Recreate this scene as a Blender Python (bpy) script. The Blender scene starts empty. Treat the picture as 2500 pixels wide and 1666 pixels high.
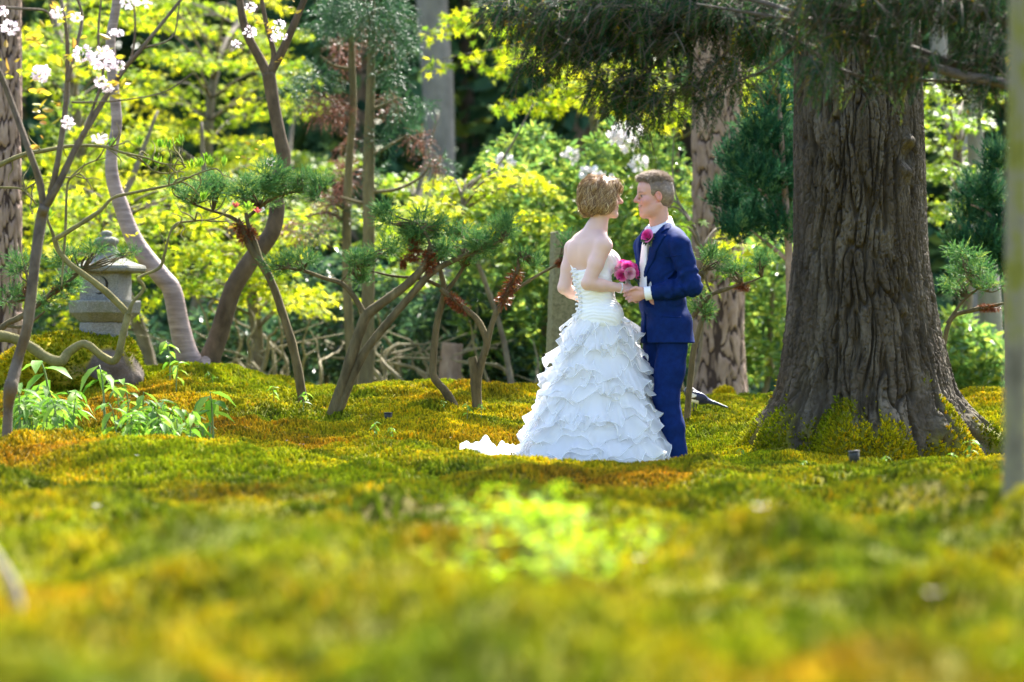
import bpy, math, random
import numpy as np
from mathutils import Vector, Matrix
random.seed(7)
RNG = np.random.default_rng(11)
scn = bpy.context.scene
COL = scn.collection

# ---------------------------------------------------------------- camera
FPX, HOR, CAMZ, FOC = 9375.0, 880.0, 0.691, 24.0       # focal in photo pixels, horizon row, eye height, focus distance
cam_d = bpy.data.cameras.new('camera'); cam = bpy.data.objects.new('camera', cam_d); COL.objects.link(cam)
cam_d.lens = 135.0; cam_d.sensor_width = 36.0; cam_d.sensor_fit = 'HORIZONTAL'
cam_d.shift_y = (HOR - 833.0) / 2500.0
cam_d.clip_start = 0.5; cam_d.clip_end = 1000.0
cam.location = (0, 0, CAMZ); cam.rotation_euler = (math.pi / 2, 0, 0)
cam_d.dof.use_dof = True; cam_d.dof.focus_distance = 24.7; cam_d.dof.aperture_fstop = 1.7
scn.camera = cam

# ---------------------------------------------------------------- sky, sun, exposure
SUN_EL, SUN_AZ = math.radians(50), math.radians(24)     # azimuth from +Y towards +X: the sun stands behind the couple, to the right
w = bpy.data.worlds.new('World'); scn.world = w; w.use_nodes = True
nt = w.node_tree; nt.nodes.clear()
sky = nt.nodes.new('ShaderNodeTexSky'); sky.sky_type = 'NISHITA'; sky.sun_disc = False
sky.sun_elevation = SUN_EL; sky.sun_rotation = SUN_AZ; sky.air_density = 1.0; sky.dust_density = 3.0; sky.ozone_density = 1.0
bg = nt.nodes.new('ShaderNodeBackground'); bg.inputs[1].default_value = 0.125
wo = nt.nodes.new('ShaderNodeOutputWorld'); nt.links.new(sky.outputs[0], bg.inputs[0]); nt.links.new(bg.outputs[0], wo.inputs[0])
sd = bpy.data.lights.new('sun', 'SUN'); sun = bpy.data.objects.new('sun', sd); COL.objects.link(sun)
sd.energy = 5.0; sd.angle = math.radians(0.6); sd.color = (1.0, 0.95, 0.88)
SUN_V = Vector((math.sin(SUN_AZ) * math.cos(SUN_EL), math.cos(SUN_AZ) * math.cos(SUN_EL), math.sin(SUN_EL)))
sun.rotation_euler = SUN_V.to_track_quat('Z', 'Y').to_euler(); sun.location = (6, 30, 20)
vs = scn.view_settings
scn.display_settings.display_device = 'sRGB'
vs.view_transform = 'Standard'; vs.look = 'None'; vs.gamma = 1.0; vs.exposure = 2.55; vs.use_curve_mapping = False
scn.render.engine = 'CYCLES'
cy = scn.cycles
cy.use_denoising = True; cy.max_bounces = 7; cy.diffuse_bounces = 3; cy.glossy_bounces = 2; cy.transmission_bounces = 4; cy.transparent_max_bounces = 6
cy.sample_clamp_indirect = 6.0
cy.caustics_reflective = False; cy.caustics_refractive = False

# ---------------------------------------------------------------- helpers
def at(px, py, Y): return np.array([(px - 1250.0) / FPX * Y, Y, CAMZ + (HOR - py) / FPX * Y])
def pxm(n, Y): return n * Y / FPX                       # photo pixels to metres at depth Y
def lin(h):
    h = h.lstrip('#'); r = []
    for i in (0, 2, 4):
        c = int(h[i:i + 2], 16) / 255.0
        r.append(c / 12.92 if c <= 0.04045 else ((c + 0.055) / 1.055) ** 2.4)
    return tuple(r) + (1.0,)
ORG = {}
def tag(o, label=None, cat=None, group=None, kind=None):
    if label: o['label'] = label
    if cat: o['category'] = cat
    if group: o['group'] = group
    if kind: o['kind'] = kind
    return o
def thing(name, base, label, cat, group=None):
    o = bpy.data.objects.new(name, None); COL.objects.link(o); o.location = tuple(base); o.empty_display_size = 0.1
    ORG[o.name] = np.array(base, float)
    return tag(o, label, cat, group)
def mesh_data(name, V, F, mat=None, smooth=True, attrs=None, cols=None):
    V = np.asarray(V, np.float32); F = np.asarray(F, np.int32); k = F.shape[1]
    me = bpy.data.meshes.new(name)
    me.vertices.add(len(V)); me.vertices.foreach_set('co', V.ravel())
    me.loops.add(F.size); me.loops.foreach_set('vertex_index', F.ravel())
    me.polygons.add(len(F)); me.polygons.foreach_set('loop_start', np.arange(0, F.size, k, dtype=np.int32))
    me.polygons.foreach_set('use_smooth', np.full(len(F), smooth, bool))
    for n, a in (attrs or {}).items():
        me.attributes.new(n, 'FLOAT', 'POINT').data.foreach_set('value', np.asarray(a, np.float32))
    for n, a in (cols or {}).items():
        a = np.asarray(a, np.float32)
        if a.shape[1] == 3: a = np.concatenate([a, np.ones((len(a), 1), np.float32)], 1)
        me.attributes.new(n, 'FLOAT_COLOR', 'POINT').data.foreach_set('color', a.ravel())
    me.update(calc_edges=True); me.validate()
    if mat: me.materials.append(mat)
    return me
def build(name, V, F, mat, parent=None, base=None, smooth=True, attrs=None, cols=None):
    V = np.asarray(V, float)
    if parent is not None: org = ORG[parent.name]
    else: org = np.array(base, float) if base is not None else np.zeros(3)
    o = bpy.data.objects.new(name, mesh_data(name, V - org, F, mat, smooth, attrs, cols)); COL.objects.link(o)
    ORG[o.name] = org
    if parent is not None: o.parent = parent
    else: o.location = tuple(org)
    return o
def tri(F):
    F = np.asarray(F)
    return np.concatenate([F[:, [0, 1, 2]], F[:, [0, 2, 3]]]) if F.shape[1] == 4 else F
def join(parts):                                        # [(V,F)] of one kind -> V,F
    vs_, fs_, n = [], [], 0
    for V, F in parts:
        vs_.append(np.asarray(V, float)); fs_.append(np.asarray(F) + n); n += len(V)
    return np.concatenate(vs_), np.concatenate(fs_)

# value noise
def _hash(ix, iy, iz, seed):
    with np.errstate(over='ignore'):
        h = (ix.astype(np.uint32) * np.uint32(374761393) + iy.astype(np.uint32) * np.uint32(668265263) + iz.astype(np.uint32) * np.uint32(2147483647) + np.uint32((seed * 974634777) & 0xffffffff))
        h = (h ^ (h >> np.uint32(13))) * np.uint32(1274126177)
        h = (h ^ (h >> np.uint32(16))) * np.uint32(2246822519)
        return (h ^ (h >> np.uint32(15))).astype(np.float64) / 4294967295.0
def vnoise(P, seed=0):
    P = np.asarray(P, float); I = np.floor(P).astype(np.int64); f = P - I; f = f * f * (3 - 2 * f)
    if P.shape[1] == 2: P = np.concatenate([P, np.zeros((len(P), 1))], 1); I = np.concatenate([I, np.zeros((len(I), 1), np.int64)], 1); f = np.concatenate([f, np.zeros((len(f), 1))], 1)
    r = 0
    for dx in (0, 1):
        for dy in (0, 1):
            for dz in ((0, 1) if P.shape[1] == 3 else (0,)):
                wgt = (f[:, 0] if dx else 1 - f[:, 0]) * (f[:, 1] if dy else 1 - f[:, 1]) * (f[:, 2] if dz else 1 - f[:, 2])
                r = r + wgt * _hash(I[:, 0] + dx, I[:, 1] + dy, I[:, 2] + dz, seed)
    return r
def fbm(P, seed=0, oct=4):
    P = np.asarray(P, float); r = 0; a = 0.5; t = 0
    for o in range(oct):
        r = r + a * vnoise(P * (2 ** o) + 17.3 * o, seed + o); t += a; a *= 0.5
    return r / t * 2 - 1
def cells(U, seed, wrap=None):                          # F1, F2 and a cell id of a 2-D cellular noise, wrapping in the first axis
    I = np.floor(U).astype(np.int64); d1 = np.full(len(U), 9.0); d2 = np.full(len(U), 9.0); cid = np.zeros(len(U))
    for dx in (-1, 0, 1):
        for dy in (-1, 0, 1):
            cx = I[:, 0] + dx; cyy = I[:, 1] + dy; hx = cx % wrap if wrap else cx; z = np.zeros_like(cx)
            ox = _hash(hx, cyy, z, seed); oy = _hash(hx, cyy, z + 1, seed); d = np.hypot(cx + ox - U[:, 0], cyy + oy - U[:, 1])
            near = d < d1; d2 = np.where(near, d1, np.minimum(d2, d)); cid = np.where(near, _hash(hx, cyy, z + 2, seed), cid); d1 = np.where(near, d, d1)
    return d1, d2, cid
def sstep(a, b, x):
    t = np.clip((x - a) / (b - a), 0, 1); return t * t * (3 - 2 * t)

# tubes
def spline(P, n):
    P = np.asarray(P, float)
    if len(P) == 2: return P[0] + (P[1] - P[0]) * np.linspace(0, 1, n)[:, None]
    Q = np.concatenate([[2 * P[0] - P[1]], P, [2 * P[-1] - P[-2]]])
    m = len(P) - 1; t = np.linspace(0, m - 1e-6, n); i = t.astype(int); f = (t - i)[:, None]
    a, b, c, d = Q[i], Q[i + 1], Q[i + 2], Q[i + 3]
    return 0.5 * (2 * b + (c - a) * f + (2 * a - 5 * b + 4 * c - d) * f ** 2 + (3 * b - a - 3 * c + d) * f ** 3)
def tube(P, R, n=None, sides=8, rough=0.0, seed=0, freq=8.0, cap=True):
    P = np.asarray(P, float); R = np.atleast_1d(np.asarray(R, float))
    n = n or max(4, (len(P) - 1) * 4 + 1)
    if len(P) > 1 and n > len(P):
        R = np.interp(np.linspace(0, 1, n), np.linspace(0, 1, len(R)), R); P = spline(P, n)
    else: R = np.interp(np.linspace(0, 1, len(P)), np.linspace(0, 1, len(R)), R)
    T = np.gradient(P, axis=0); T /= np.linalg.norm(T, axis=1)[:, None] + 1e-9
    ref = np.array([0.31, 0.9, 0.2]) if abs(T[:, 1]).mean() < 0.8 else np.array([1.0, 0.1, 0.2])
    A = np.cross(T, ref); A /= np.linalg.norm(A, axis=1)[:, None] + 1e-9; B = np.cross(T, A)
    th = np.linspace(0, 2 * np.pi, sides, endpoint=False)
    V = P[:, None] + R[:, None, None] * (np.cos(th)[None, :, None] * A[:, None] + np.sin(th)[None, :, None] * B[:, None])
    V = V.reshape(-1, 3)
    if rough:
        d = fbm(V * freq * np.array([1, 1, 0.6]), seed, 3); ax = np.repeat(P, sides, 0); V = ax + (V - ax) * (1 + rough * d)[:, None]
    i = np.arange(len(P) - 1)[:, None] * sides; j = np.arange(sides)[None]; j2 = (j + 1) % sides
    F = np.stack([i + j, i + j2, i + sides + j2, i + sides + j], -1).reshape(-1, 4)
    if cap:
        c0, c1 = len(V), len(V) + 1; V = np.concatenate([V, P[:1], P[-1:]]); e = (len(P) - 1) * sides; jj = np.arange(sides); k2 = (jj + 1) % sides
        F = np.concatenate([F, np.stack([np.full(sides, c0), k2, jj, jj], -1), np.stack([np.full(sides, c1), e + jj, e + k2, e + k2], -1)])
        F = np.concatenate([F[:-2 * sides][:, [0, 1, 2]], F[:-2 * sides][:, [0, 2, 3]], F[-2 * sides:][:, :3]])
        return V, F
    return V, tri(F)
def angular(P):                                         # keeps a drawn polyline's corners when it is splined
    P = np.asarray(P, float); Q = [P[0]]
    for a, b in zip(P[:-1], P[1:]): Q += [a * .78 + b * .22, a * .22 + b * .78]
    return np.array(Q + [P[-1]])
def pxline(pts, Y, dy=None):
    return np.array([at(p[0], p[1], Y + (p[2] if len(p) > 2 else 0)) for p in pts])

# scattered leaves: template copied to N places
def frames(N, dirs, up=None, twist=None):
    D = dirs / (np.linalg.norm(dirs, axis=1)[:, None] + 1e-9)
    up = RNG.normal(size=(N, 3)) if up is None else up
    S = np.cross(D, up); S /= np.linalg.norm(S, axis=1)[:, None] + 1e-9
    Nn = np.cross(S, D)
    return D, S, Nn
def scatter(C, D, S, Nn, size, TV, TF):
    C = np.asarray(C); N = len(C); size = np.broadcast_to(np.asarray(size, float), (N,))
    V = C[:, None] + size[:, None, None] * (TV[None, :, 0, None] * S[:, None] + TV[None, :, 1, None] * D[:, None] + TV[None, :, 2, None] * Nn[:, None])
    F = (np.arange(N)[:, None, None] * len(TV) + TF[None]).reshape(-1, 3)
    return V.reshape(-1, 3), F
LEAF_T = (np.array([[0, 0, 0], [.22, .3, .05], [.2, .65, .04], [0, 1, -.06], [-.2, .65, .04], [-.22, .3, .05], [0, .5, -.03]], float),
          np.array([[0, 1, 6], [1, 2, 6], [2, 3, 6], [3, 4, 6], [4, 5, 6], [5, 0, 6]]))
LONG_T = (np.array([[0, 0, 0], [.15, .4, .03], [.11, .75, .0], [0, 1, -.12], [-.11, .75, 0], [-.15, .4, .03], [0, .5, -.03]], float),
          np.array([[0, 1, 6], [1, 2, 6], [2, 3, 6], [3, 4, 6], [4, 5, 6], [5, 0, 6]]))
def _maple():
    v = [[0, .35, 0]]; a = [-150, -100, -52, -25, 0, 25, 52, 100, 150]; r = [.3, .52, .25, .68, .28, .68, .25, .52, .3]
    a = [-140, -105, -75, -50, -26, 0, 26, 50, 75, 105, 140]; r = [.16, .48, .2, .62, .24, .72, .24, .62, .2, .48, .16]
    for q, s in zip(a, r): v.append([math.sin(math.radians(q)) * s, .35 + math.cos(math.radians(q)) * s, -.12 * s])
    return np.array(v), np.array([[0, i, i + 1] for i in range(1, 11)])
MAPLE_T = _maple()
JUN_T = (np.array([[-.10, 0, 0], [.10, 0, 0], [0, 1, 0]], float), np.array([[0, 1, 2]]))
YEW_T = (np.array([[-.10, 0, 0], [.10, 0, 0], [.10, .75, 0.02], [0, 1, 0], [-.10, .75, 0.02]], float), np.array([[0, 1, 2], [0, 2, 4], [2, 3, 4]]))
ROUND_T = (np.array([[0, 0, 0], [.36, .3, .06], [.42, .7, .04], [.12, 1, -.05], [-.12, 1, -.05], [-.42, .7, .04], [-.36, .3, .06], [0, .5, -.04]], float), np.array([[0, 1, 7], [1, 2, 7], [2, 3, 7], [3, 4, 7], [4, 5, 7], [5, 6, 7], [6, 0, 7]]))
NEEDLE_T = (np.array([[-.06, 0, 0], [.06, 0, 0], [0, 1, 0]], float), np.array([[0, 1, 2]]))
FLAT_T = (np.array([[-.07, 0, 0], [.07, 0, 0], [.06, .8, 0.02], [0, 1, 0], [-.06, .8, 0.02]], float), np.array([[0, 1, 2], [0, 2, 4], [2, 3, 4]]))
def rdir(N, zb=0.0):
    d = RNG.normal(size=(N, 3)); d[:, 2] += zb; return d / np.linalg.norm(d, axis=1)[:, None]

# ---------------------------------------------------------------- materials
def new_mat(name):
    m = bpy.data.materials.new(name); m.use_nodes = True; t = m.node_tree; t.nodes.clear()
    o = t.nodes.new('ShaderNodeOutputMaterial'); return m, t, o
def ramp(t, stops, fac):
    r = t.nodes.new('ShaderNodeValToRGB'); e = r.color_ramp.elements
    while len(e) < len(stops): e.new(0.5)
    for el, (p, c) in zip(e, stops): el.position = p; el.color = c if len(c) == 4 else tuple(c) + (1,)
    t.links.new(fac, r.inputs[0]); return r.outputs[0]
def noise_n(t, scale, detail=4, rough=0.6, vec=None, stretch=None, dist=0.0):
    n = t.nodes.new('ShaderNodeTexNoise'); n.inputs['Scale'].default_value = scale; n.inputs['Detail'].default_value = detail; n.inputs['Roughness'].default_value = rough; n.inputs['Distortion'].default_value = dist
    if vec is None:
        c = t.nodes.new('ShaderNodeTexCoord'); vec = c.outputs['Object']
    if stretch:
        mp = t.nodes.new('ShaderNodeMapping'); mp.inputs['Scale'].default_value = stretch; t.links.new(vec, mp.inputs[0]); vec = mp.outputs[0]
    t.links.new(vec, n.inputs['Vector']); return n.outputs['Fac']
def bump_n(t, h, strength=0.4, dist=0.01):
    b = t.nodes.new('ShaderNodeBump'); b.inputs['Strength'].default_value = strength; b.inputs['Distance'].default_value = dist; t.links.new(h, b.inputs['Height']); return b.outputs[0]
def mixc(t, a, b, f):
    m = t.nodes.new('ShaderNodeMix'); m.data_type = 'RGBA'
    for s, v in ((0, f), (6, a), (7, b)):
        if isinstance(v, (int, float, tuple)): m.inputs[s].default_value = v
        else: t.links.new(v, m.inputs[s])
    return m.outputs[2]
def principled(t, o, col, rough=0.6, normal=None, spec=0.5, sss=0.0, sheen=0.0):
    p = t.nodes.new('ShaderNodeBsdfPrincipled')
    if isinstance(col, tuple): p.inputs['Base Color'].default_value = col
    else: t.links.new(col, p.inputs['Base Color'])
    if isinstance(rough, (int, float)): p.inputs['Roughness'].default_value = rough
    else: t.links.new(rough, p.inputs['Roughness'])
    p.inputs['Specular IOR Level'].default_value = spec
    if sss: p.inputs['Subsurface Weight'].default_value = sss; p.inputs['Subsurface Radius'].default_value = (0.02, 0.008, 0.004); p.inputs['Subsurface Scale'].default_value = 0.4
    if sheen: p.inputs['Sheen Weight'].default_value = sheen
    if normal is not None: t.links.new(normal, p.inputs['Normal'])
    if o is not None: t.links.new(p.outputs[0], o.inputs[0])
    return p
def simple(name, stops, scale=6.0, rough=0.7, bump=0.4, bscale=60.0, bdist=0.004, stretch=None, spec=0.4, detail=5):
    m, t, o = new_mat(name)
    c = ramp(t, stops, noise_n(t, scale, detail, 0.65, stretch=stretch)) if len(stops) > 1 else stops[0][1]
    nm = bump_n(t, noise_n(t, bscale, 4, 0.6, stretch=stretch), bump, bdist) if bump else None
    principled(t, o, c, rough, nm, spec); return m
def leafmat(name, stops, trans=0.45, tcol=None, rough=0.45, spec=0.4):
    m, t, o = new_mat(name); a = t.nodes.new('ShaderNodeAttribute'); a.attribute_name = 'rnd'
    c = ramp(t, stops, a.outputs['Fac'])
    p = principled(t, None, c, rough, None, spec)
    tr = t.nodes.new('ShaderNodeBsdfTranslucent')
    if tcol:
        mm = t.nodes.new('ShaderNodeMix'); mm.data_type = 'RGBA'; mm.blend_type = 'MULTIPLY'; mm.inputs[0].default_value = 1.0; t.links.new(c, mm.inputs[6]); mm.inputs[7].default_value = tcol; t.links.new(mm.outputs[2], tr.inputs[0])
    else: t.links.new(c, tr.inputs[0])
    mx = t.nodes.new('ShaderNodeMixShader'); mx.inputs[0].default_value = trans
    t.links.new(p.outputs[0], mx.inputs[1]); t.links.new(tr.outputs[0], mx.inputs[2]); t.links.new(mx.outputs[0], o.inputs[0]); return m
def vcol(name, rough=0.5, sss=0.0, bump=0.0, bscale=150, spec=0.4, sheen=0.0):
    m, t, o = new_mat(name); a = t.nodes.new('ShaderNodeAttribute'); a.attribute_name = 'Col'
    nm = bump_n(t, noise_n(t, bscale, 3), bump, 0.003) if bump else None
    principled(t, o, a.outputs['Color'], rough, nm, spec, sss, sheen); return m
# ================================================================ GROUND
ROWS = [
 (5.0, [(0, 2250), (800, 2250), (1700, 2250), (2500, 2250)]),
 (7.0, [(0, 1810), (800, 1800), (1700, 1800), (2500, 1800)]),
 (9.0, [(0, 1590), (800, 1590), (1700, 1590), (2500, 1590)]),
 (11.2, [(0, 1424), (400, 1415), (800, 1445), (1300, 1480), (1900, 1450), (2500, 1425)]),
 (12.6, [(0, 1430), (500, 1440), (1000, 1440), (1300, 1410), (1900, 1385), (2500, 1372)]),
 (15.5, [(0, 1300), (600, 1310), (1100, 1330), (1500, 1310), (2000, 1292), (2500, 1285)]),
 (18.5, [(0, 1215), (600, 1225), (1200, 1228), (1700, 1240), (2100, 1238), (2500, 1225)]),
 (20.3, [(0, 1160), (300, 1160), (700, 1170), (1200, 1172), (1600, 1185), (2000, 1195), (2500, 1190)]),
 (21.7, [(0, 1092), (150, 1066), (300, 1088), (450, 1132), (620, 1124), (870, 1122), (1050, 1124), (1200, 1118), (1330, 1134), (1450, 1149), (1660, 1149), (1800, 1140), (2000, 1150), (2200, 1158), (2500, 1160)]),
 (22.8, [(0, 1100), (150, 1090), (300, 1108), (450, 1135), (620, 1132), (870, 1128), (1050, 1128), (1250, 1130), (1450, 1156), (1660, 1156), (1800, 1138), (2200, 1150), (2500, 1155)]),
 (24.5, [(0, 1045), (300, 1075), (600, 1085), (900, 1085), (1200, 1095), (1450, 1140), (1700, 1115), (1850, 1100), (2120, 1125), (2500, 1110)]),
 (26.3, [(0, 985), (250, 985), (500, 980), (750, 1010), (950, 1015), (1120, 1000), (1300, 1005), (1500, 1050), (1700, 1008), (1850, 1035), (2350, 1045), (2500, 1040)]),
 (28.0, [(0, 940), (250, 925), (500, 915), (650, 938), (820, 964), (950, 966), (1040, 938), (1150, 962), (1250, 940), (1400, 958), (1650, 985), (1740, 976), (1900, 998), (2400, 985), (2500, 985)]),
 (30.0, [(0, 955), (500, 950), (900, 985), (1400, 985), (1850, 992), (2500, 985)]),
 (34.0, [(0, 985), (1250, 985), (2500, 985)]),
 (42.0, [(0, 985), (1250, 985), (2500, 985)]),
 (60.0, [(0, 955), (1250, 955), (2500, 955)]),
]
_cp = []
for Y, row in ROWS:
    row = [(-900, row[0][1])] + row + [(3400, row[-1][1])]
    for px, py in row: _cp.append(at(px, py, Y))
_cp = np.array(_cp); _S = np.array([1.0, 0.8])
def _tps_k(r2): return 0.5 * r2 * np.log(r2 + 1e-9)
def _tps_fit(P, z):
    n = len(P); d2 = ((P[:, None] - P[None]) ** 2).sum(-1); A = np.zeros((n + 3, n + 3)); A[:n, :n] = _tps_k(d2) + 0.002 * np.eye(n)
    A[:n, n] = 1; A[:n, n + 1:] = P; A[n, :n] = 1; A[n + 1:, :n] = P.T
    return np.linalg.solve(A, np.concatenate([z, np.zeros(3)]))
_P = _cp[:, :2] * _S; _W = _tps_fit(_P, _cp[:, 2])
def gz(X, Y):
    X = np.asarray(X, float); Y = np.asarray(Y, float); sh = X.shape; X = X.ravel(); Y = Y.ravel()
    Xc = np.clip(X, -7.5, 7.5); Yc = np.clip(Y, 5, 60); Q = np.stack([Xc, Yc], 1) * _S; z = np.zeros(len(Q))
    for i in range(0, len(Q), 20000):
        q = Q[i:i + 20000]; d2 = ((q[:, None] - _P[None]) ** 2).sum(-1)
        z[i:i + 20000] = _tps_k(d2) @ _W[:-3] + _W[-3] + q @ _W[-2:]
    w_ = sstep(62, 55, Yc) * sstep(3, 7, Y)
    z = z * sstep(7.5, 7.4, 0 * z) + 0
    p = np.stack([X, Y * 0.9], 1)
    wq = p + 0.25 * np.stack([fbm(p * 1.4, 41, 2), fbm(p * 1.4 + 7, 42, 2)], 1); near = sstep(34, 29, Y)
    lump = fbm(p * 1.0 + 3.1, 5, 2) * 0.03 + (np.abs(fbm(wq * 1.15, 8, 2)) - .2) * (0.18 + .10 * sstep(24, 22, Y)) * near + (np.abs(fbm(wq * 3.0, 18, 2)) - .2) * 0.10 * near + fbm(p * 9, 9, 2) * 0.007 * near
    calm = 1 - 0.85 * np.exp(-((X - 0.65) ** 2 / 0.9 + (Y - 23.0) ** 2 / 4.5))
    lump += 0.03 * sstep(0.15, 0.6, fbm(p * 0.62 + 9, 31, 2)) * sstep(20.5, 17, Y)
    return (z + lump * w_ * calm * (0.8 + 0.2 * sstep(20, 15, Y))).reshape(sh)
def gpt(px, Y, dz=0.0):                                 # the ground point seen in pixel column px at depth Y
    x = (px - 1250.0) / FPX * Y; return np.array([x, Y, float(gz(np.array([x]), np.array([Y]))[0]) + dz])

xs = np.concatenate([np.linspace(-60, -8, 14), np.linspace(-7.6, 7.6, 380), np.linspace(8, 60, 14)])
ys = np.concatenate([np.linspace(-20, 5, 10), np.linspace(5.5, 20, 170), np.linspace(20.05, 31, 230), np.linspace(31.3, 62, 60), np.linspace(65, 260, 20)])
GX, GY = np.meshgrid(xs, ys); GZ = gz(GX, GY)
V = np.stack([GX.ravel(), GY.ravel(), GZ.ravel()], 1); nx = len(xs)
i = np.arange(len(ys) - 1)[:, None] * nx + np.arange(nx - 1)[None]
F = np.stack([i, i + 1, i + nx + 1, i + nx], -1).reshape(-1, 4)

def moss_color(t, vec):
    n1 = noise_n(t, 1.15, 4, 0.62, vec); n2 = noise_n(t, 6.0, 5, 0.68, vec); n3 = noise_n(t, 0.55, 2, 0.5, vec, stretch=(1.0, 0.7, 1.0))
    gold = ramp(t, [(0.25, (0.24, 0.21, 0.003)), (0.5, (0.42, 0.36, 0.004)), (0.75, (0.62, 0.53, 0.008))], n2)
    green = ramp(t, [(0.3, (0.07, 0.10, 0.003)), (0.7, (0.25, 0.31, 0.006))], n2)
    brown = ramp(t, [(0.3, (0.26, 0.13, 0.006)), (0.7, (0.55, 0.28, 0.010))], n2)
    f1 = ramp(t, [(0.43, (0, 0, 0)), (0.60, (1, 1, 1))], n1); c = mixc(t, green, gold, f1)
    lime = ramp(t, [(0.3, (0.17, 0.21, 0.003)), (0.7, (0.40, 0.46, 0.005))], n2); f3 = ramp(t, [(0.50, (0, 0, 0)), (0.62, (1, 1, 1))], noise_n(t, 0.42, 3, 0.6, vec, stretch=(1.0, 0.8, 1.0))); c = mixc(t, c, lime, f3)
    f2 = ramp(t, [(0.55, (0, 0, 0)), (0.70, (.8, .8, .8))], n3); return mixc(t, c, brown, f2)
def ground_mat():
    m, t, o = new_mat('moss'); g = t.nodes.new('ShaderNodeNewGeometry'); pos = g.outputs['Position']
    c = mixc(t, moss_color(t, pos), (0.035, 0.03, 0.006, 1), 0.6)          # humus brown mixed in, painting dark shaded gaps between the shoots
    sep = t.nodes.new('ShaderNodeSeparateXYZ'); t.links.new(pos, sep.inputs[0])
    mr = t.nodes.new('ShaderNodeMapRange'); mr.inputs[1].default_value = 30.0; mr.inputs[2].default_value = 31.5; t.links.new(sep.outputs['Y'], mr.inputs[0])
    lawn = ramp(t, [(0.3, (0.12, 0.17, 0.012)), (0.7, (0.22, 0.26, 0.02))], noise_n(t, 3.0, 4, 0.6, pos))
    c = mixc(t, c, lawn, mr.outputs[0])
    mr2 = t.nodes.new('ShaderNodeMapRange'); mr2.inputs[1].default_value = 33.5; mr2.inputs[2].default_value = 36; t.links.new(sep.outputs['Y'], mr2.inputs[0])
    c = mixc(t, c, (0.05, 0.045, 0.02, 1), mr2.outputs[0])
    a = t.nodes.new('ShaderNodeAttribute'); a.attribute_name = 'bare'
    dirt = ramp(t, [(0.3, (0.06, 0.042, 0.012)), (0.55, (0.12, 0.09, 0.028)), (0.8, (0.22, 0.155, 0.06))], noise_n(t, 7, 5, 0.7, pos))
    c = mixc(t, c, dirt, a.outputs['Fac'])
    nm = bump_n(t, noise_n(t, 75.0, 4, 0.7, pos), 1.0, 0.03)
    principled(t, o, c, 0.95, nm, 0.1); return m
def bareness(X, Y):                                     # trodden, thinly mossed earth in the foreground hollow
    b = np.exp(-((X + 0.25) ** 2 / 0.7 + (Y - 15.2) ** 2 / 3.0)) * 1.1 + 0.7 * np.exp(-((X - 1.6) ** 2 / 0.5 + (Y - 16.5) ** 2 / 1.5))
    b = b + 0.45 * fbm(np.stack([X, Y * 0.6], 1) * 2.0, 44, 3)
    return .7 * sstep(0.35, 0.9, b) * sstep(20.5, 19, Y)
BARE = bareness(V[:, 0], V[:, 1])
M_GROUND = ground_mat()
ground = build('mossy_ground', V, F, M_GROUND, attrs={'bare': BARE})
tag(ground, kind='structure')

# moss shoots: small cones growing all over the ground in view
_MOSS = {}
def shoots(P, S, nrm=None, parent=None):
    if parent is not None: P = P - ORG[parent.name]
    me = bpy.data.meshes.new('moss_shoots'); me.vertices.add(len(P)); me.vertices.foreach_set('co', P.astype(np.float32).ravel())
    me.attributes.new('size', 'FLOAT', 'POINT').data.foreach_set('value', S.astype(np.float32))
    ax = RNG.normal(0, 0.22, (len(P), 3))
    if nrm is not None: ax[:, 0] -= np.arcsin(np.clip(nrm[:, 1], -1, 1)); ax[:, 1] += np.arctan2(nrm[:, 0], nrm[:, 2])
    if nrm is None: ax[:, 2] = RNG.uniform(0, 6.28, len(P))
    else: ax[:, 2] = 0
    me.attributes.new('turn', 'FLOAT_VECTOR', 'POINT').data.foreach_set('vector', ax.astype(np.float32).ravel())
    if not _MOSS: _moss_setup()
    m, ng = _MOSS['m']
    ob = bpy.data.objects.new('moss', me); COL.objects.link(ob); me.materials.append(m)
    if parent is not None: ob.parent = parent; ob['kind'] = 'stuff'
    else: tag(ob, 'golden green moss carpeting the whole ground', 'moss', kind='stuff')
    md = ob.modifiers.new('shoots', 'NODES'); md.node_group = ng
    return ob
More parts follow.
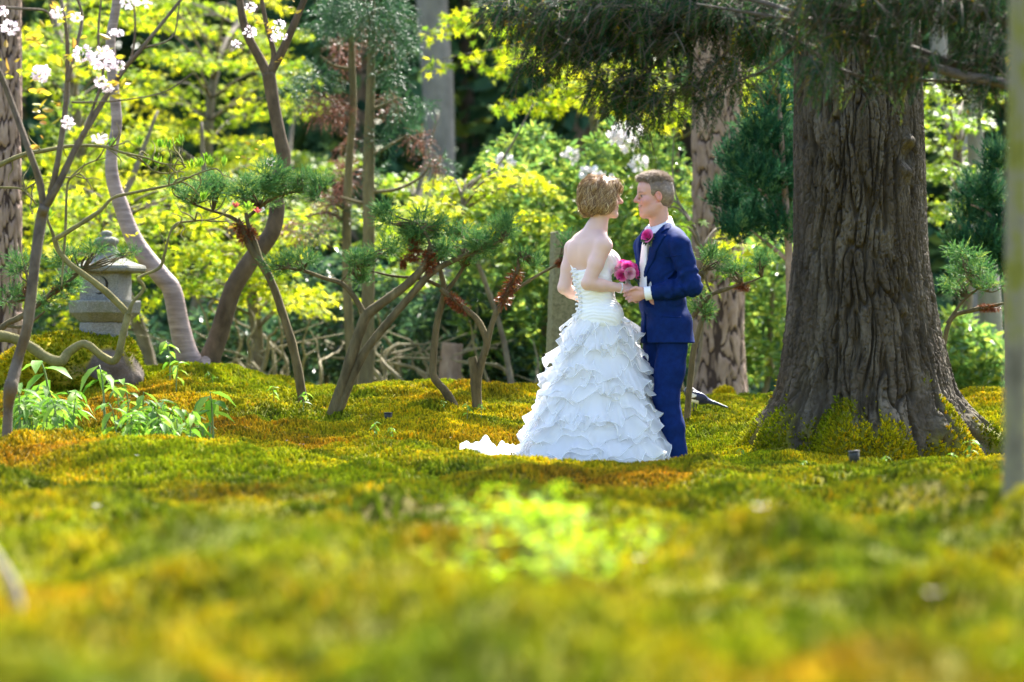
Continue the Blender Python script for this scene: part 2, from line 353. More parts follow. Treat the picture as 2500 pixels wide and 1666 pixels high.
def _moss_setup():
    m, t, o = new_mat('moss_shoot'); g = t.nodes.new('ShaderNodeNewGeometry'); oi = t.nodes.new('ShaderNodeObjectInfo')
    c = moss_color(t, g.outputs['Position'])
    tint = ramp(t, [(0.0, (0.45, 0.5, 0.4)), (0.45, (1, 1, 1)), (0.8, (1.35, 1.3, 1.1)), (1.0, (1.5, 1.0, 0.7))], oi.outputs['Random'])
    mm = t.nodes.new('ShaderNodeMix'); mm.data_type = 'RGBA'; mm.blend_type = 'MULTIPLY'; mm.inputs[0].default_value = 1.0; t.links.new(c, mm.inputs[6]); t.links.new(tint, mm.inputs[7])
    p = principled(t, None, mm.outputs[2], 0.8, None, 0.15)
    tr = t.nodes.new('ShaderNodeBsdfTranslucent'); t.links.new(mm.outputs[2], tr.inputs[0])
    mx = t.nodes.new('ShaderNodeMixShader'); mx.inputs[0].default_value = 0.45; t.links.new(p.outputs[0], mx.inputs[1]); t.links.new(tr.outputs[0], mx.inputs[2]); t.links.new(mx.outputs[0], o.inputs[0])
    ng = bpy.data.node_groups.new('moss_shoots', 'GeometryNodeTree'); ng.interface.new_socket('Geometry', in_out='INPUT', socket_type='NodeSocketGeometry'); ng.interface.new_socket('Geometry', in_out='OUTPUT', socket_type='NodeSocketGeometry')
    N = ng.nodes; L = ng.links; gi = N.new('NodeGroupInput'); go = N.new('NodeGroupOutput')
    cone = N.new('GeometryNodeMeshCone'); cone.fill_type = 'NONE'; cone.inputs['Vertices'].default_value = 4; cone.inputs['Radius Top'].default_value = 0.002; cone.inputs['Radius Bottom'].default_value = 0.0105; cone.inputs['Depth'].default_value = 0.026
    sm = N.new('GeometryNodeSetMaterial'); sm.inputs['Material'].default_value = m; L.new(cone.outputs['Mesh'], sm.inputs['Geometry'])
    iop = N.new('GeometryNodeInstanceOnPoints'); L.new(gi.outputs[0], iop.inputs['Points']); L.new(sm.outputs[0], iop.inputs['Instance'])
    a1 = N.new('GeometryNodeInputNamedAttribute'); a1.data_type = 'FLOAT'; a1.inputs[0].default_value = 'size'
    a2 = N.new('GeometryNodeInputNamedAttribute'); a2.data_type = 'FLOAT_VECTOR'; a2.inputs[0].default_value = 'turn'
    L.new(a1.outputs['Attribute'], iop.inputs['Scale']); L.new(a2.outputs['Attribute'], iop.inputs['Rotation']); L.new(iop.outputs[0], go.inputs[0])
    _MOSS['m'] = (m, ng)
def moss_shoots():
    pts = []; sc = []
    def band(y0, y1, dens, s0, s1, xm):
        hw = xm * y1 / FPX + 0.4; n = int(dens * 2 * hw * (y1 - y0)); X = RNG.uniform(-hw, hw, n); Y = RNG.uniform(y0, y1, n)
        k = np.abs(X) < xm * Y / FPX + 0.35; X, Y = X[k], Y[k]
        k = RNG.random(len(X)) > 0.55 * bareness(X, Y); X, Y = X[k], Y[k]
        pts.append(np.stack([X, Y, gz(X, Y)], 1)); sc.append(RNG.uniform(s0, s1, len(X)))
    band(4.5, 13, 1700, 0.7, 1.35, 2100); band(13, 20, 2200, 0.65, 1.2, 1750); band(20, 24.5, 4600, 0.6, 1.15, 1330); band(24.5, 29.8, 5000, 0.6, 1.15, 1330); band(29.8, 34, 1500, 0.5, 0.9, 1330)
    P = np.concatenate(pts); S = np.concatenate(sc)
    tuft = fbm(P[:, :2] * 6, 71, 2); S = S * (1 + 0.55 * tuft)
    shoots(P, S)
moss_shoots()
# ================================================================ TREES AND SHRUBS
M_OAK = None
def bark_mat(name, c, moss=True, sc=9, stretch=(1, 1, .25), furrow=None, rough=.9):
    m, t, o = new_mat(name)
    col = ramp(t, c, noise_n(t, sc, 5, 0.65, stretch=stretch))
    if furrow:
        a = t.nodes.new('ShaderNodeAttribute'); a.attribute_name = 'plate'; f = ramp(t, [(0.15, (0, 0, 0)), (0.55, (1, 1, 1))], a.outputs['Fac']); col = mixc(t, furrow, col, f)
    if moss:
        a = t.nodes.new('ShaderNodeAttribute'); a.attribute_name = 'moss'
        mc = ramp(t, [(0.25, (0.06, 0.07, 0.005)), (0.5, (0.13, 0.13, 0.007)), (0.75, (0.25, 0.21, 0.01))], noise_n(t, 14, 5, 0.7))
        col = mixc(t, col, mc, a.outputs['Fac'])
    nm = bump_n(t, noise_n(t, 60, 6, 0.75, stretch=(1, 1, .45)), 0.9, 0.010)
    principled(t, o, col, rough, nm, 0.2); return m
def furrows(t, z, R, seed):                             # anastomosing vertical ridges of old bark
    r0 = .42; c, s_ = np.cos(t) * r0, np.sin(t) * r0; wp = np.stack([c * 5, s_ * 5, z * 2.2], 1); wx = .06 * fbm(wp, seed, 3); wz = .25 * fbm(wp + 9, seed + 1, 2)
    a = t + wx / r0; c, s_ = np.cos(a) * r0, np.sin(a) * r0
    n1 = np.abs(fbm(np.stack([c * 30, s_ * 30, (z + wz) * 3.2], 1), seed + 2, 2)); n2 = np.abs(fbm(np.stack([c * 62, s_ * 62, (z + wz) * 12], 1), seed + 3, 2)); n3 = fbm(np.stack([c * 75, s_ * 75, z * 42], 1), seed + 4, 3); n4 = np.abs(fbm(np.stack([c * 40, s_ * 40, z * 17], 1), seed + 6, 2))
    p1 = sstep(.0, .16, n1); p2 = sstep(0, .16, n2); p4 = sstep(0, .09, n4)
    return p1 * (.6 + .4 * p2), .95 * p1 + .45 * p2 * p1 + .30 * n3 + .32 * p4 * p1 - 1.0
def big_trunk(name, parent, axis, rad, zs, cols, mat, ncell, vlen, depth, lobes=None, seed=3, mossf=None, knot=None, sharp=.32, long=False):
    th = np.linspace(0, 2 * np.pi, cols, endpoint=False); TH, ZZ = np.meshgrid(th, zs); t = TH.ravel(); z = ZZ.ravel()
    cx, cyy = axis(z); R = rad(z)
    if lobes is not None: R = R * (1 + lobes(t, z))
    wv = np.stack([np.cos(t) * 3, np.sin(t) * 3, z * 1.6], 1)
    U = np.stack([t / (2 * np.pi) * ncell + 0.9 * fbm(wv * 1.3, seed, 3), z / vlen + 1.2 * fbm(wv * 0.9, seed + 5, 3)], 1)
    d1, d2, cid = cells(U, seed, ncell); plate = sstep(0.03, sharp, d2 - d1)
    fr = furrows(t, z, R, seed) if long else None
    if long: plate = fr[0]
    disp = fr[1] * depth if long else depth * (plate * (0.6 + 0.6 * cid) - 0.7) + 0.25 * depth * fbm(np.stack([np.cos(t) * 30, np.sin(t) * 30, z * 22], 1) * np.array([R.mean() * 2.2, R.mean() * 2.2, 1]), seed + 9, 3)
    moss = np.zeros(len(z)) if mossf is None else mossf(t, z, plate)
    R = R + disp * (1 - 0.6 * moss) + 0.012 * moss * (1 + fbm(np.stack([np.cos(t) * 8, np.sin(t) * 8, z * 14], 1), 77, 3))
    if knot is not None: R = R + knot(t, z)
    V = np.stack([cx + R * np.sin(t), cyy - R * np.cos(t), z], 1)
    n = cols; i = np.arange(len(zs) - 1)[:, None] * n; j = np.arange(n)[None]; j2 = (j + 1) % n
    F = np.stack([i + j, i + j2, i + n + j2, i + n + j], -1).reshape(-1, 4)
    return build(name, V, F, mat, parent, attrs={'plate': plate, 'moss': moss})
def branchy(name, parent, P, R, mat, sides=9, n=None, rough=.12, freq=9, seed=1):
    V, F = tube(P, R, n or max(8, len(P) * 5), sides, rough, seed, freq); return build(name, V, F, mat, parent, attrs={'moss': np.zeros(len(V)), 'plate': np.ones(len(V))})
def foliage(name, parent, C, D, size, T, mat, up=None, kind=None, rnd=None):
    N = len(C); D, S, Nn = frames(N, np.asarray(D, float), up); V, F = scatter(C, D, S, Nn, size, *T)
    r = RNG.random(N) if rnd is None else rnd
    o = build(name, V, F, mat, parent, smooth=False, attrs={'rnd': np.repeat(r, len(T[0]))})
    if kind: o['kind'] = kind
    return o
def in_ell(c, r, n, shell=0.5):
    d = rdir(n); return np.asarray(c) + d * (shell + (1 - shell) * RNG.random((n, 1)) ** 0.5) * np.asarray(r)
def sprigs(O, D, L, nn, nl, ang, flat=False, droop=0.0):
    N = len(O); D = D / np.linalg.norm(D, axis=1)[:, None]; up = np.tile([0, 0, 1.0], (N, 1)) + RNG.normal(0, .25, (N, 3))
    S = np.cross(D, up); S /= np.linalg.norm(S, axis=1)[:, None] + 1e-9; Nn = np.cross(S, D); L = np.broadcast_to(np.asarray(L, float), (N,))
    t = np.broadcast_to(np.linspace(0.04, 1, nn), (N, nn)) + RNG.normal(0, .02, (N, nn))
    C = O[:, None] + D[:, None] * (t * L[:, None])[..., None]; C[..., 2] -= droop * (t ** 2) * L[:, None]
    if flat: ph = np.where(np.arange(nn) % 2 == 0, 0.0, np.pi)[None] + RNG.normal(0, .25, (N, nn))
    else: ph = RNG.uniform(0, 2 * np.pi, (N, nn))
    a = ang * (1.05 - 0.75 * t ** 3) + RNG.normal(0, .12, (N, nn))
    d = np.cos(a)[..., None] * D[:, None] + np.sin(a)[..., None] * (np.cos(ph)[..., None] * S[:, None] + np.sin(ph)[..., None] * Nn[:, None])
    d[..., 2] -= droop * 0.6 * t
    nup = np.repeat(Nn, nn, 0)
    sz = np.repeat(RNG.uniform(.75, 1.15, N), nn) * nl * (1 - 0.35 * t.ravel())
    return C.reshape(-1, 3), d.reshape(-1, 3), sz, nup

# ---- the great old tree
OX, OY = 2.227, 24.55
M_OAK = bark_mat('old_tree_bark', [(0.25, (0.026, 0.020, 0.013)), (0.5, (0.066, 0.053, 0.036)), (0.8, (0.16, 0.138, 0.104))], sc=9)
oak = thing('old_tree', (OX, OY, 0.02), 'massive old tree with furrowed grey bark and mossy roots right of the couple', 'tree')
_pz = np.array([(-0.3, 330), (0.0, 305), (.13, 285), (.26, 262), (.39, 230), (.51, 212), (.64, 202), (.9, 184), (1.4, 160), (2.6, 151), (4.0, 140), (9, 100)])
_cxz = np.array([(-.3, 2146), (.3, 2136), (.6, 2133), (.9, 2126), (1.4, 2122), (2.6, 2115), (9, 2105)])
LOB = [(-100, 22, .9), (-58, 20, 1.0), (-18, 17, .9), (8, 13, .75), (46, 20, 1.0), (88, 16, 1.25), (140, 25, .8), (190, 25, .8), (228, 22, .8)]
def oak_lobes(t, z):
    dg = np.degrees(t); r = 0
    for a, w_, k in LOB:
        d = (dg - a + 180) % 360 - 180; r = r + k * np.exp(-(d / w_) ** 2)
    return (r - 0.72) * (0.55 * sstep(0.60, -0.05, z) + 0.07 * sstep(1.4, 0.3, z)) + 0.012 * np.sin(3 * t + 1)
def oak_moss(t, z, plate):
    n = fbm(np.stack([np.cos(t) * 3.2, np.sin(t) * 3.2, z * 3], 1), 61, 4); dg = np.degrees(t); r = 0
    for a, w_, k in LOB:
        d = (dg - a + 180) % 360 - 180; r = r + np.exp(-(d / w_) ** 2)
    n2 = fbm(np.stack([np.cos(t) * 11, np.sin(t) * 11, z * 7], 1), 63, 3); return np.clip(sstep(-.10, .16, 0.24 + 0.34 * (r - 0.62) + 0.34 * n + .20 * n2 - z * 1.0 - .08 * (1 - plate)), 0, 1) * 0.95
def oak_knot(t, z):
    d = ((t - math.radians(40) + np.pi) % (2 * np.pi)) - np.pi; q = np.hypot(d * 0.42, (z - 1.98) * 0.75); ring = np.exp(-((q - 0.075) / 0.03) ** 2)
    return 0.045 * ring * (0.6 + 0.5 * np.sin(np.arctan2(d, z - 1.98) * 2 + 1)) - 0.05 * np.exp(-(q / 0.05) ** 2)
zs = np.concatenate([np.linspace(-0.25, 3.3, 640), np.linspace(3.35, 9, 40)])
oak_trunk = big_trunk('trunk', oak, lambda z: ((np.interp(z, _cxz[:, 0], _cxz[:, 1]) - 1250) / FPX * 24, np.full_like(z, OY)), lambda z: np.interp(z, _pz[:, 0], _pz[:, 1]) * 24 / FPX, zs, 580, M_OAK, 36, .30, .030, oak_lobes, 3, oak_moss, oak_knot, long=True)
for k, (a, zz, ln) in enumerate([(20, 5.2, 4), (150, 6, 4), (250, 5.8, 4.2), (80, 7.4, 3.4), (200, 7.6, 3.4), (310, 8, 3.4)]):
    a = math.radians(a); d = np.array([math.cos(a), math.sin(a), .45]); b = np.array([OX, OY, zz])
    branchy('limb', oak, np.array([b, b + d * ln * .35 + [0, 0, -.1], b + d * ln * .7 + [0, 0, .2], b + d * ln]), [.16, .11, .07, .02], M_OAK, seed=k)
M_OAKLEAF = leafmat('old_tree_leaf', [(0, (0.07, 0.12, 0.012)), (1, (0.16, 0.22, 0.02))], .5)
C = np.concatenate([in_ell((OX + math.cos(a) * r, OY + math.sin(a) * r, h), (1.1, 1.1, .5), 330, .2) for a, r, h in zip(RNG.uniform(0, 6.28, 20), RNG.uniform(.6, 4.6, 20), RNG.uniform(5.6, 9.5, 20))])
foliage('crown', oak, C, rdir(len(C)), RNG.uniform(.10, .16, len(C)), LEAF_T, M_OAKLEAF)  # unseen crown above the view, added and thinned to dapple the couple with shade

def trunk_moss(ob, par, n, zmax, s0, s1):
    me = ob.data; co = np.zeros(len(me.vertices) * 3, np.float32); me.vertices.foreach_get('co', co); co = co.reshape(-1, 3); nr = np.zeros(len(co) * 3, np.float32); me.vertices.foreach_get('normal', nr); nr = nr.reshape(-1, 3); ms = np.zeros(len(co), np.float32); me.attributes['moss'].data.foreach_get('value', ms)
    co = co + ORG[ob.name]; k = np.where((RNG.random(len(ms)) < ms ** 1.3) & (co[:, 2] < zmax))[0]; k = RNG.choice(k, min(n, len(k)), replace=False); nn = nr[k] + [0, 0, .35]; nn /= np.linalg.norm(nn, axis=1)[:, None]
    shoots(co[k] + RNG.normal(0, .003, (len(k), 3)), RNG.uniform(s0, s1, len(k)), nn, par)
trunk_moss(oak_trunk, oak, 20000, .9, .5, .95)

# ---- pines with plated bark
M_PINE = bark_mat('pine_bark', [(0.25, (0.15, 0.095, 0.068)), (0.55, (0.27, 0.19, 0.145)), (0.8, (0.40, 0.30, 0.235))], moss=False, sc=16, stretch=(1, 1, .35), furrow=(0.05, 0.032, 0.026, 1))
M_PNEEDLE = leafmat('pine_needle', [(0, (0.012, 0.05, 0.028)), (.6, (0.03, 0.10, 0.045)), (1, (0.09, 0.18, 0.06))], .3, rough=.6, spec=.15)
def pine_tree(px0, px1, Y, wpx, label, ncell=17, lean=0.0, seed=5, crown_z=7.5, cr=3.0, basepy=None):
    b = gpt(px0, Y); o = thing('pine_tree', b, label, 'tree', 'pine trunks with plated bark'); r = pxm(wpx, Y) / 2
    xt = (px1 - 1250) / FPX * Y; zt = CAMZ + HOR / FPX * Y
    zs = np.concatenate([np.linspace(b[2] - .15, zt + .2, 330), np.linspace(zt + .3, 11, 16)])
    big_trunk('trunk', o, lambda z: (b[0] + (xt - b[0]) * (z - b[2]) / (zt - b[2]), np.full_like(z, Y)), lambda z: r * (1 + .22 * np.exp(-(z - b[2]) / .25)) * np.interp(z, [0, zt, 11], [1.0, .92, .5]), zs, 150, M_PINE, ncell, .21, .022, None, seed, sharp=.25)
    C = []; top = np.array([xt + (xt - b[0]) * .5, Y, 0])
    for k in range(26):
        a = RNG.uniform(0, 6.28); q = RNG.uniform(.4, cr); C.append(in_ell((top[0] + math.cos(a) * q, Y + math.sin(a) * q, crown_z + RNG.uniform(-1, 3.5)), (.8, .8, .35), 60, .2))
    for k in range(5):
        a = 1.3 * k + seed; d = np.array([math.cos(a), math.sin(a), .3]); s = np.array([top[0], Y, crown_z - .6 + .7 * k]); branchy('limb', o, np.array([s, s + d * cr * .5, s + d * cr]), [.07, .05, .015], M_PINE, 6)
    C = np.concatenate(C); Cn, Dn, sz, up = sprigs(C, rdir(len(C), .5), .3, 10, .16, 1.0); foliage('crown', o, Cn, Dn, sz, NEEDLE_T, M_PNEEDLE)  # unseen crown, placed overhead to cast shade forward on the couple
    return o
pine_tree(1755, 1748, 31.0, 126, 'tall pine trunk with pinkish plated bark behind the groom', 15, seed=5)
pine_tree(8, 8, 29.5, 92, 'pine trunk with ridged bark at the left edge behind the lantern', 15, seed=15)

# ---- grey smooth trunk far behind, and the pale one at the right
M_GREY = bark_mat('grey_bark', [(0.3, (0.13, 0.12, 0.10)), (0.6, (0.23, 0.21, 0.18)), (0.85, (0.30, 0.29, 0.25))], moss=False, sc=5, stretch=(1, 1, .6))
M_FARLEAF = leafmat('hazed_leaf', [(0, (0.025, 0.065, 0.036)), (.5, (0.055, 0.125, 0.055)), (.9, (0.12, 0.19, 0.05)), (1, (0.24, 0.28, 0.03))], .4, rough=.7, spec=.15)  # far leaves lightened: background haze painted into their colour
def grey_tree(P, Y, R, label, crown):
    pts = pxline(P, Y); pts[0][2] = gpt(P[0][0], Y)[2] - .1; o = thing('smooth_barked_tree', gpt(P[0][0], Y), label, 'tree')
    branchy('trunk', o, pts, np.array(R) * Y / FPX, M_GREY, 20, 60, .05, 3)
    C = np.concatenate([in_ell(pts[-1] + np.array([RNG.uniform(-2, 2), RNG.uniform(-2, 2), RNG.uniform(-.5, 3)]), (.9, .9, .5), 90, .2) for _ in range(crown)])
    for k in range(4):
        a = 1.7 * k; d = np.array([math.cos(a), math.sin(a), .6]); branchy('limb', o, np.array([pts[-1] - [0, 0, .4], pts[-1] + d * 1.0, pts[-1] + d * 2.2]), [R[-1] * Y / FPX * .6, .05, .01], M_GREY, 6)
    foliage('crown', o, C, rdir(len(C)), RNG.uniform(.1, .17, len(C)), LEAF_T, M_OAKLEAF); return o
grey_tree([(1076, 980), (1074, 400), (1068, 200), (1055, 0), (1050, -500)], 42.0, [38, 36, 38, 38, 30], 'straight grey trunk in the dark gap behind the slim conifers', 16)
grey_tree([(2428, 985), (2425, 860), (2415, 720), (2400, 560), (2380, 300), (2370, -400)], 33.0, [26, 25, 29, 24, 20, 12], 'pale grey trunk beside the blurred birch at the right', 10)
grey_tree([(2390, 985), (2370, 500), (2330, 300), (2300, 200), (2260, -300)], 40.0, [30, 28, 26, 22, 16], 'dim leaning trunk in the background right of the old tree', 8)
grey_tree([(155, 985), (160, 560), (175, 300), (150, -300)], 41.0, [26, 24, 20, 12], 'thin dark trunk among the yellow maples at the upper left', 8)

# ---- far wood
def far_wood():
    spots = [(-9.5, 47), (-7.4, 51), (-6.0, 46), (-4.6, 50), (-3.3, 47.5), (-1.9, 46), (-.6, 49), (.8, 46.5), (2.2, 50), (3.6, 47), (5.0, 51), (6.2, 47), (7.6, 50), (9.4, 48)]
    words = ['dark conifer at the far left end of the background wood', 'second dark conifer from the left in the background wood', 'third dark conifer from the left in the background wood', 'fourth dark conifer from the left in the background wood', 'fifth dark conifer from the left in the background wood', 'dark background conifer left of the slim conifer pair', 'dark background conifer behind the slim conifer pair', 'dark background conifer right of the straight grey trunk', 'dark background conifer behind the couple', 'dark background conifer behind the pine trunk', 'dark background conifer behind the great old tree', 'dark background conifer right of the great old tree', 'second dark conifer from the right in the background wood', 'dark conifer at the far right end of the background wood']
    for k, ((x, y), lab) in enumerate(zip(spots, words)):
        b = np.array([x, y, float(gz(np.array([x]), np.array([y]))[0])]); o = thing('dark_conifer', b, lab, 'tree', 'dark conifers of the background wood')
        branchy('trunk', o, np.array([b - [0, 0, .1], b + [0.05, 0, 4], b + [0, 0, 10.5]]), [.16, .13, .03], M_PINE, 9, 20, .08)
        n = 3000; z = RNG.random(n) ** 1.0 * 10.3 + .2; r = 1.75 * (1 - z / 11.5) ** .6 * RNG.random(n) ** .45; a = RNG.uniform(0, 6.28, n)
        lump = .75 + .5 * fbm(np.stack([np.cos(a) * 2, np.sin(a) * 2, z * 1.2], 1), k, 3)
        C = np.stack([x + np.cos(a) * r * lump, y + np.sin(a) * r * lump, b[2] + z], 1)
        foliage('crown', o, C, np.stack([np.cos(a), np.sin(a), -.5 + RNG.normal(0, .4, n)], 1), RNG.uniform(.22, .42, n), LEAF_T, M_FARLEAF)
    n = 26000; X = RNG.uniform(-13, 13, n); Y = RNG.uniform(52, 58, n); Z = RNG.random(n) * 11 ; C = np.stack([X, Y, Z], 1)
    o = foliage('far_wood', None, C, rdir(n), RNG.uniform(.35, .7, n), LEAF_T, M_FARLEAF); tag(o, 'dark mass of distant woodland closing off the background', 'wood', kind='stuff')
    n = 9000; X = RNG.uniform(-9, 9, n); Y = RNG.uniform(41.5, 45, n); Z = .2 + RNG.random(n) ** 1.6 * 1.7 * (.8 + .4 * fbm(np.stack([X, Y], 1), 3, 3)); C = np.stack([X, Y, Z], 1)
    o = foliage('undergrowth', None, C, rdir(n, .4), RNG.uniform(.1, .22, n), LEAF_T, M_FARLEAF); tag(o, 'low dark undergrowth along the edge of the far wood', 'undergrowth', kind='stuff')
far_wood()

# ---- maples in fresh yellow leaf
M_MAPLE = leafmat('maple_leaf', [(0, (0.09, 0.17, 0.010)), (.4, (0.22, 0.31, 0.010)), (.8, (0.40, 0.45, 0.010)), (1, (0.58, 0.55, 0.015))], .55, rough=.7, spec=.15)
M_MAPLE2 = leafmat('maple_leaf_green', [(0, (0.08, 0.17, 0.015)), (.5, (0.17, 0.28, 0.015)), (1, (0.36, 0.42, 0.015))], .55, rough=.5)
M_TWIG = simple('twig_bark', [(0.3, (0.07, 0.055, 0.035)), (0.7, (0.17, 0.14, 0.09))], 12, .85, .3, 80)
def maple(boxes, Y0, Y1, base, npads, per, label, mat, leaf=.075, thick=.07, span=(.28, .55), tiers=True, tr_=1.0):
    Yb = (Y0 + Y1) / 2; b = gpt(base, Yb); o = thing('maple_tree', b, label, 'tree', 'maples in fresh yellow leaf')
    C = []; cen = []
    area = np.array([(x1 - x0) * (y1 - y0) for x0, y0, x1, y1 in boxes], float); area /= area.sum()
    for q in range(npads):
        x0, y0, x1, y1 = boxes[RNG.choice(len(boxes), p=area)]; c = at(RNG.uniform(x0, x1), RNG.uniform(y0, y1), RNG.uniform(Y0, Y1)); s = RNG.uniform(*span); cen.append(c)
        p = in_ell((0, 0, 0), (s, s * .8, thick), per, .15); tl = RNG.normal(0, .22, 2); p[:, 2] += p[:, 0] * tl[0] + p[:, 1] * tl[1] - .25 * (p[:, 0] ** 2); C.append(p + c)
    C = np.concatenate(C); cen = np.array(cen); N = len(C)
    D = np.stack([RNG.normal(0, 1, N), RNG.normal(0, 1, N), -.55 + RNG.normal(0, .35, N)], 1); up = np.stack([RNG.normal(0, .55, N), -.45 + RNG.normal(0, .55, N), np.ones(N)], 1)
    foliage('crown', o, C, D, RNG.uniform(.55, 1.35, N) * leaf, MAPLE_T, mat, up, rnd=np.clip(np.repeat(RNG.beta(1.6, 1.6, npads), per) + RNG.normal(0, .2, N), 0, 1))
    top = cen[np.argmax(cen[:, 2])]; mid = cen.mean(0)
    tr = np.array([b - [0, 0, .1], b * .5 + mid * .5 + [.1, .1, -.2], mid, mid * .35 + top * .65 + [0, 0, .2], top + [.1, 0, .6]])
    branchy('trunk', o, tr, np.array([.075, .06, .045, .03, .012]) * tr_, M_TWIG, 8, 24, .1)
    TP = spline(tr, 30); parts = []
    for c in cen:
        s = TP[np.argmin(((TP - c) ** 2).sum(1) + 3 * np.maximum(TP[:, 2] - c[2] + .15, 0))]; parts.append(tube(np.array([s, s * .5 + c * .5 + [0, 0, .08], c]), [.014, .009, .003], 7, 4))
    V, F = join(parts); build('branches', V, F, M_TWIG, o, attrs={'moss': np.zeros(len(V))}); return o
maple([(20, -60, 330, 330), (90, 330, 330, 600)], 33.5, 36.5, 150, 44, 95, 'yellow green maple behind the pink blossom branches at the upper left', M_MAPLE)
maple([(330, -60, 720, 260), (330, 260, 640, 480)], 34.5, 38.5, 420, 54, 95, 'bright yellow maple behind the forked cherry trunk', M_MAPLE)
maple([(60, 560, 330, 800), (60, 420, 560, 640)], 31.5, 33.5, 380, 40, 90, 'low yellow maple right behind the stone lantern', M_MAPLE)
maple([(400, 470, 760, 760)], 31.0, 33.0, 600, 34, 85, 'low golden maple between the two cherry stems', M_MAPLE)
maple([(1100, 425, 1420, 560), (950, 440, 1150, 640)], 30.5, 31.8, 1260, 22, 70, 'small golden maple in front of the rhododendron left of the bride', M_MAPLE, span=(.2, .4), tr_=.4)
maple([(1560, 110, 1860, 300), (1590, 230, 1800, 300), (1420, 150, 1600, 240)], 31.8, 33, 1640, 22, 75, 'yellow maple reaching across the pine trunk above the groom', M_MAPLE, span=(.22, .45), tr_=.5)
maple([(1600, 480, 1800, 700)], 29.4, 30.2, 1650, 11, 24, 'sparse young maple before the pine trunk behind the shoulder of the groom', M_MAPLE, span=(.12, .25), leaf=.09, tr_=.25)
maple([(2270, 190, 2470, 360), (2270, 380, 2460, 520)], 32, 34.5, 2330, 20, 70, 'vivid green maple to the right of the great old tree', M_MAPLE2, span=(.22, .45))
maple([(560, 380, 860, 560)], 37, 40, 720, 20, 90, 'dull green maple in the shade behind the slim conifers', M_MAPLE2)
maple([(960, 430, 1080, 700)], 33, 36, 1010, 16, 90, 'green maple low behind the right juniper', M_MAPLE2)
# a maple with long drooping sprays over the grey trunk
def spray_maple():
    Y = 33.0; b = gpt(1480, Y); o = thing('maple_tree', b, 'maple with long golden sprays hanging across the straight grey trunk', 'tree', 'maples in fresh yellow leaf')
    tr = pxline([(1480, 985), (1470, 700), (1460, 420), (1440, 180), (1430, -80)], Y); tr[0][2] = b[2] - .1; branchy('trunk', o, tr, [.06, .055, .045, .03, .015], M_TWIG, 8, 24)
    runs = [[(1440, 150), (1330, 70), (1190, 55), (1030, 75)], [(1440, 180), (1330, 110), (1180, 125), (1050, 150)], [(1450, 260), (1380, 200), (1290, 235), (1195, 262)], [(1450, 200), (1370, 150), (1280, 130), (1200, 170)], [(1440, 100), (1350, 20), (1200, 10), (1080, 40)], [(1450, 300), (1420, 240), (1350, 250), (1290, 250)]]
    C = []; parts = []
    for r in runs:
        P = spline(pxline([(x, y, RNG.uniform(-.3, .3)) for x, y in r], Y), 40); parts.append(tube(P[::4], [.012, .003], 10, 4)); q = P[RNG.integers(8, 40, 95)]; C.append(q + RNG.normal(0, 1, (95, 3)) * [.055, .09, .035] - [0, 0, .02])
    C = np.concatenate(C); N = len(C); V, F = join(parts); build('branches', V, F, M_TWIG, o)
    foliage('crown', o, C, np.stack([RNG.normal(0, .7, N), RNG.normal(0, .7, N), -.9 + RNG.normal(0, .3, N)], 1), RNG.uniform(.065, .11, N), MAPLE_T, M_MAPLE, np.stack([RNG.normal(0, .5, N), -.7 + RNG.normal(0, .4, N), np.ones(N) * .7], 1))
spray_maple()

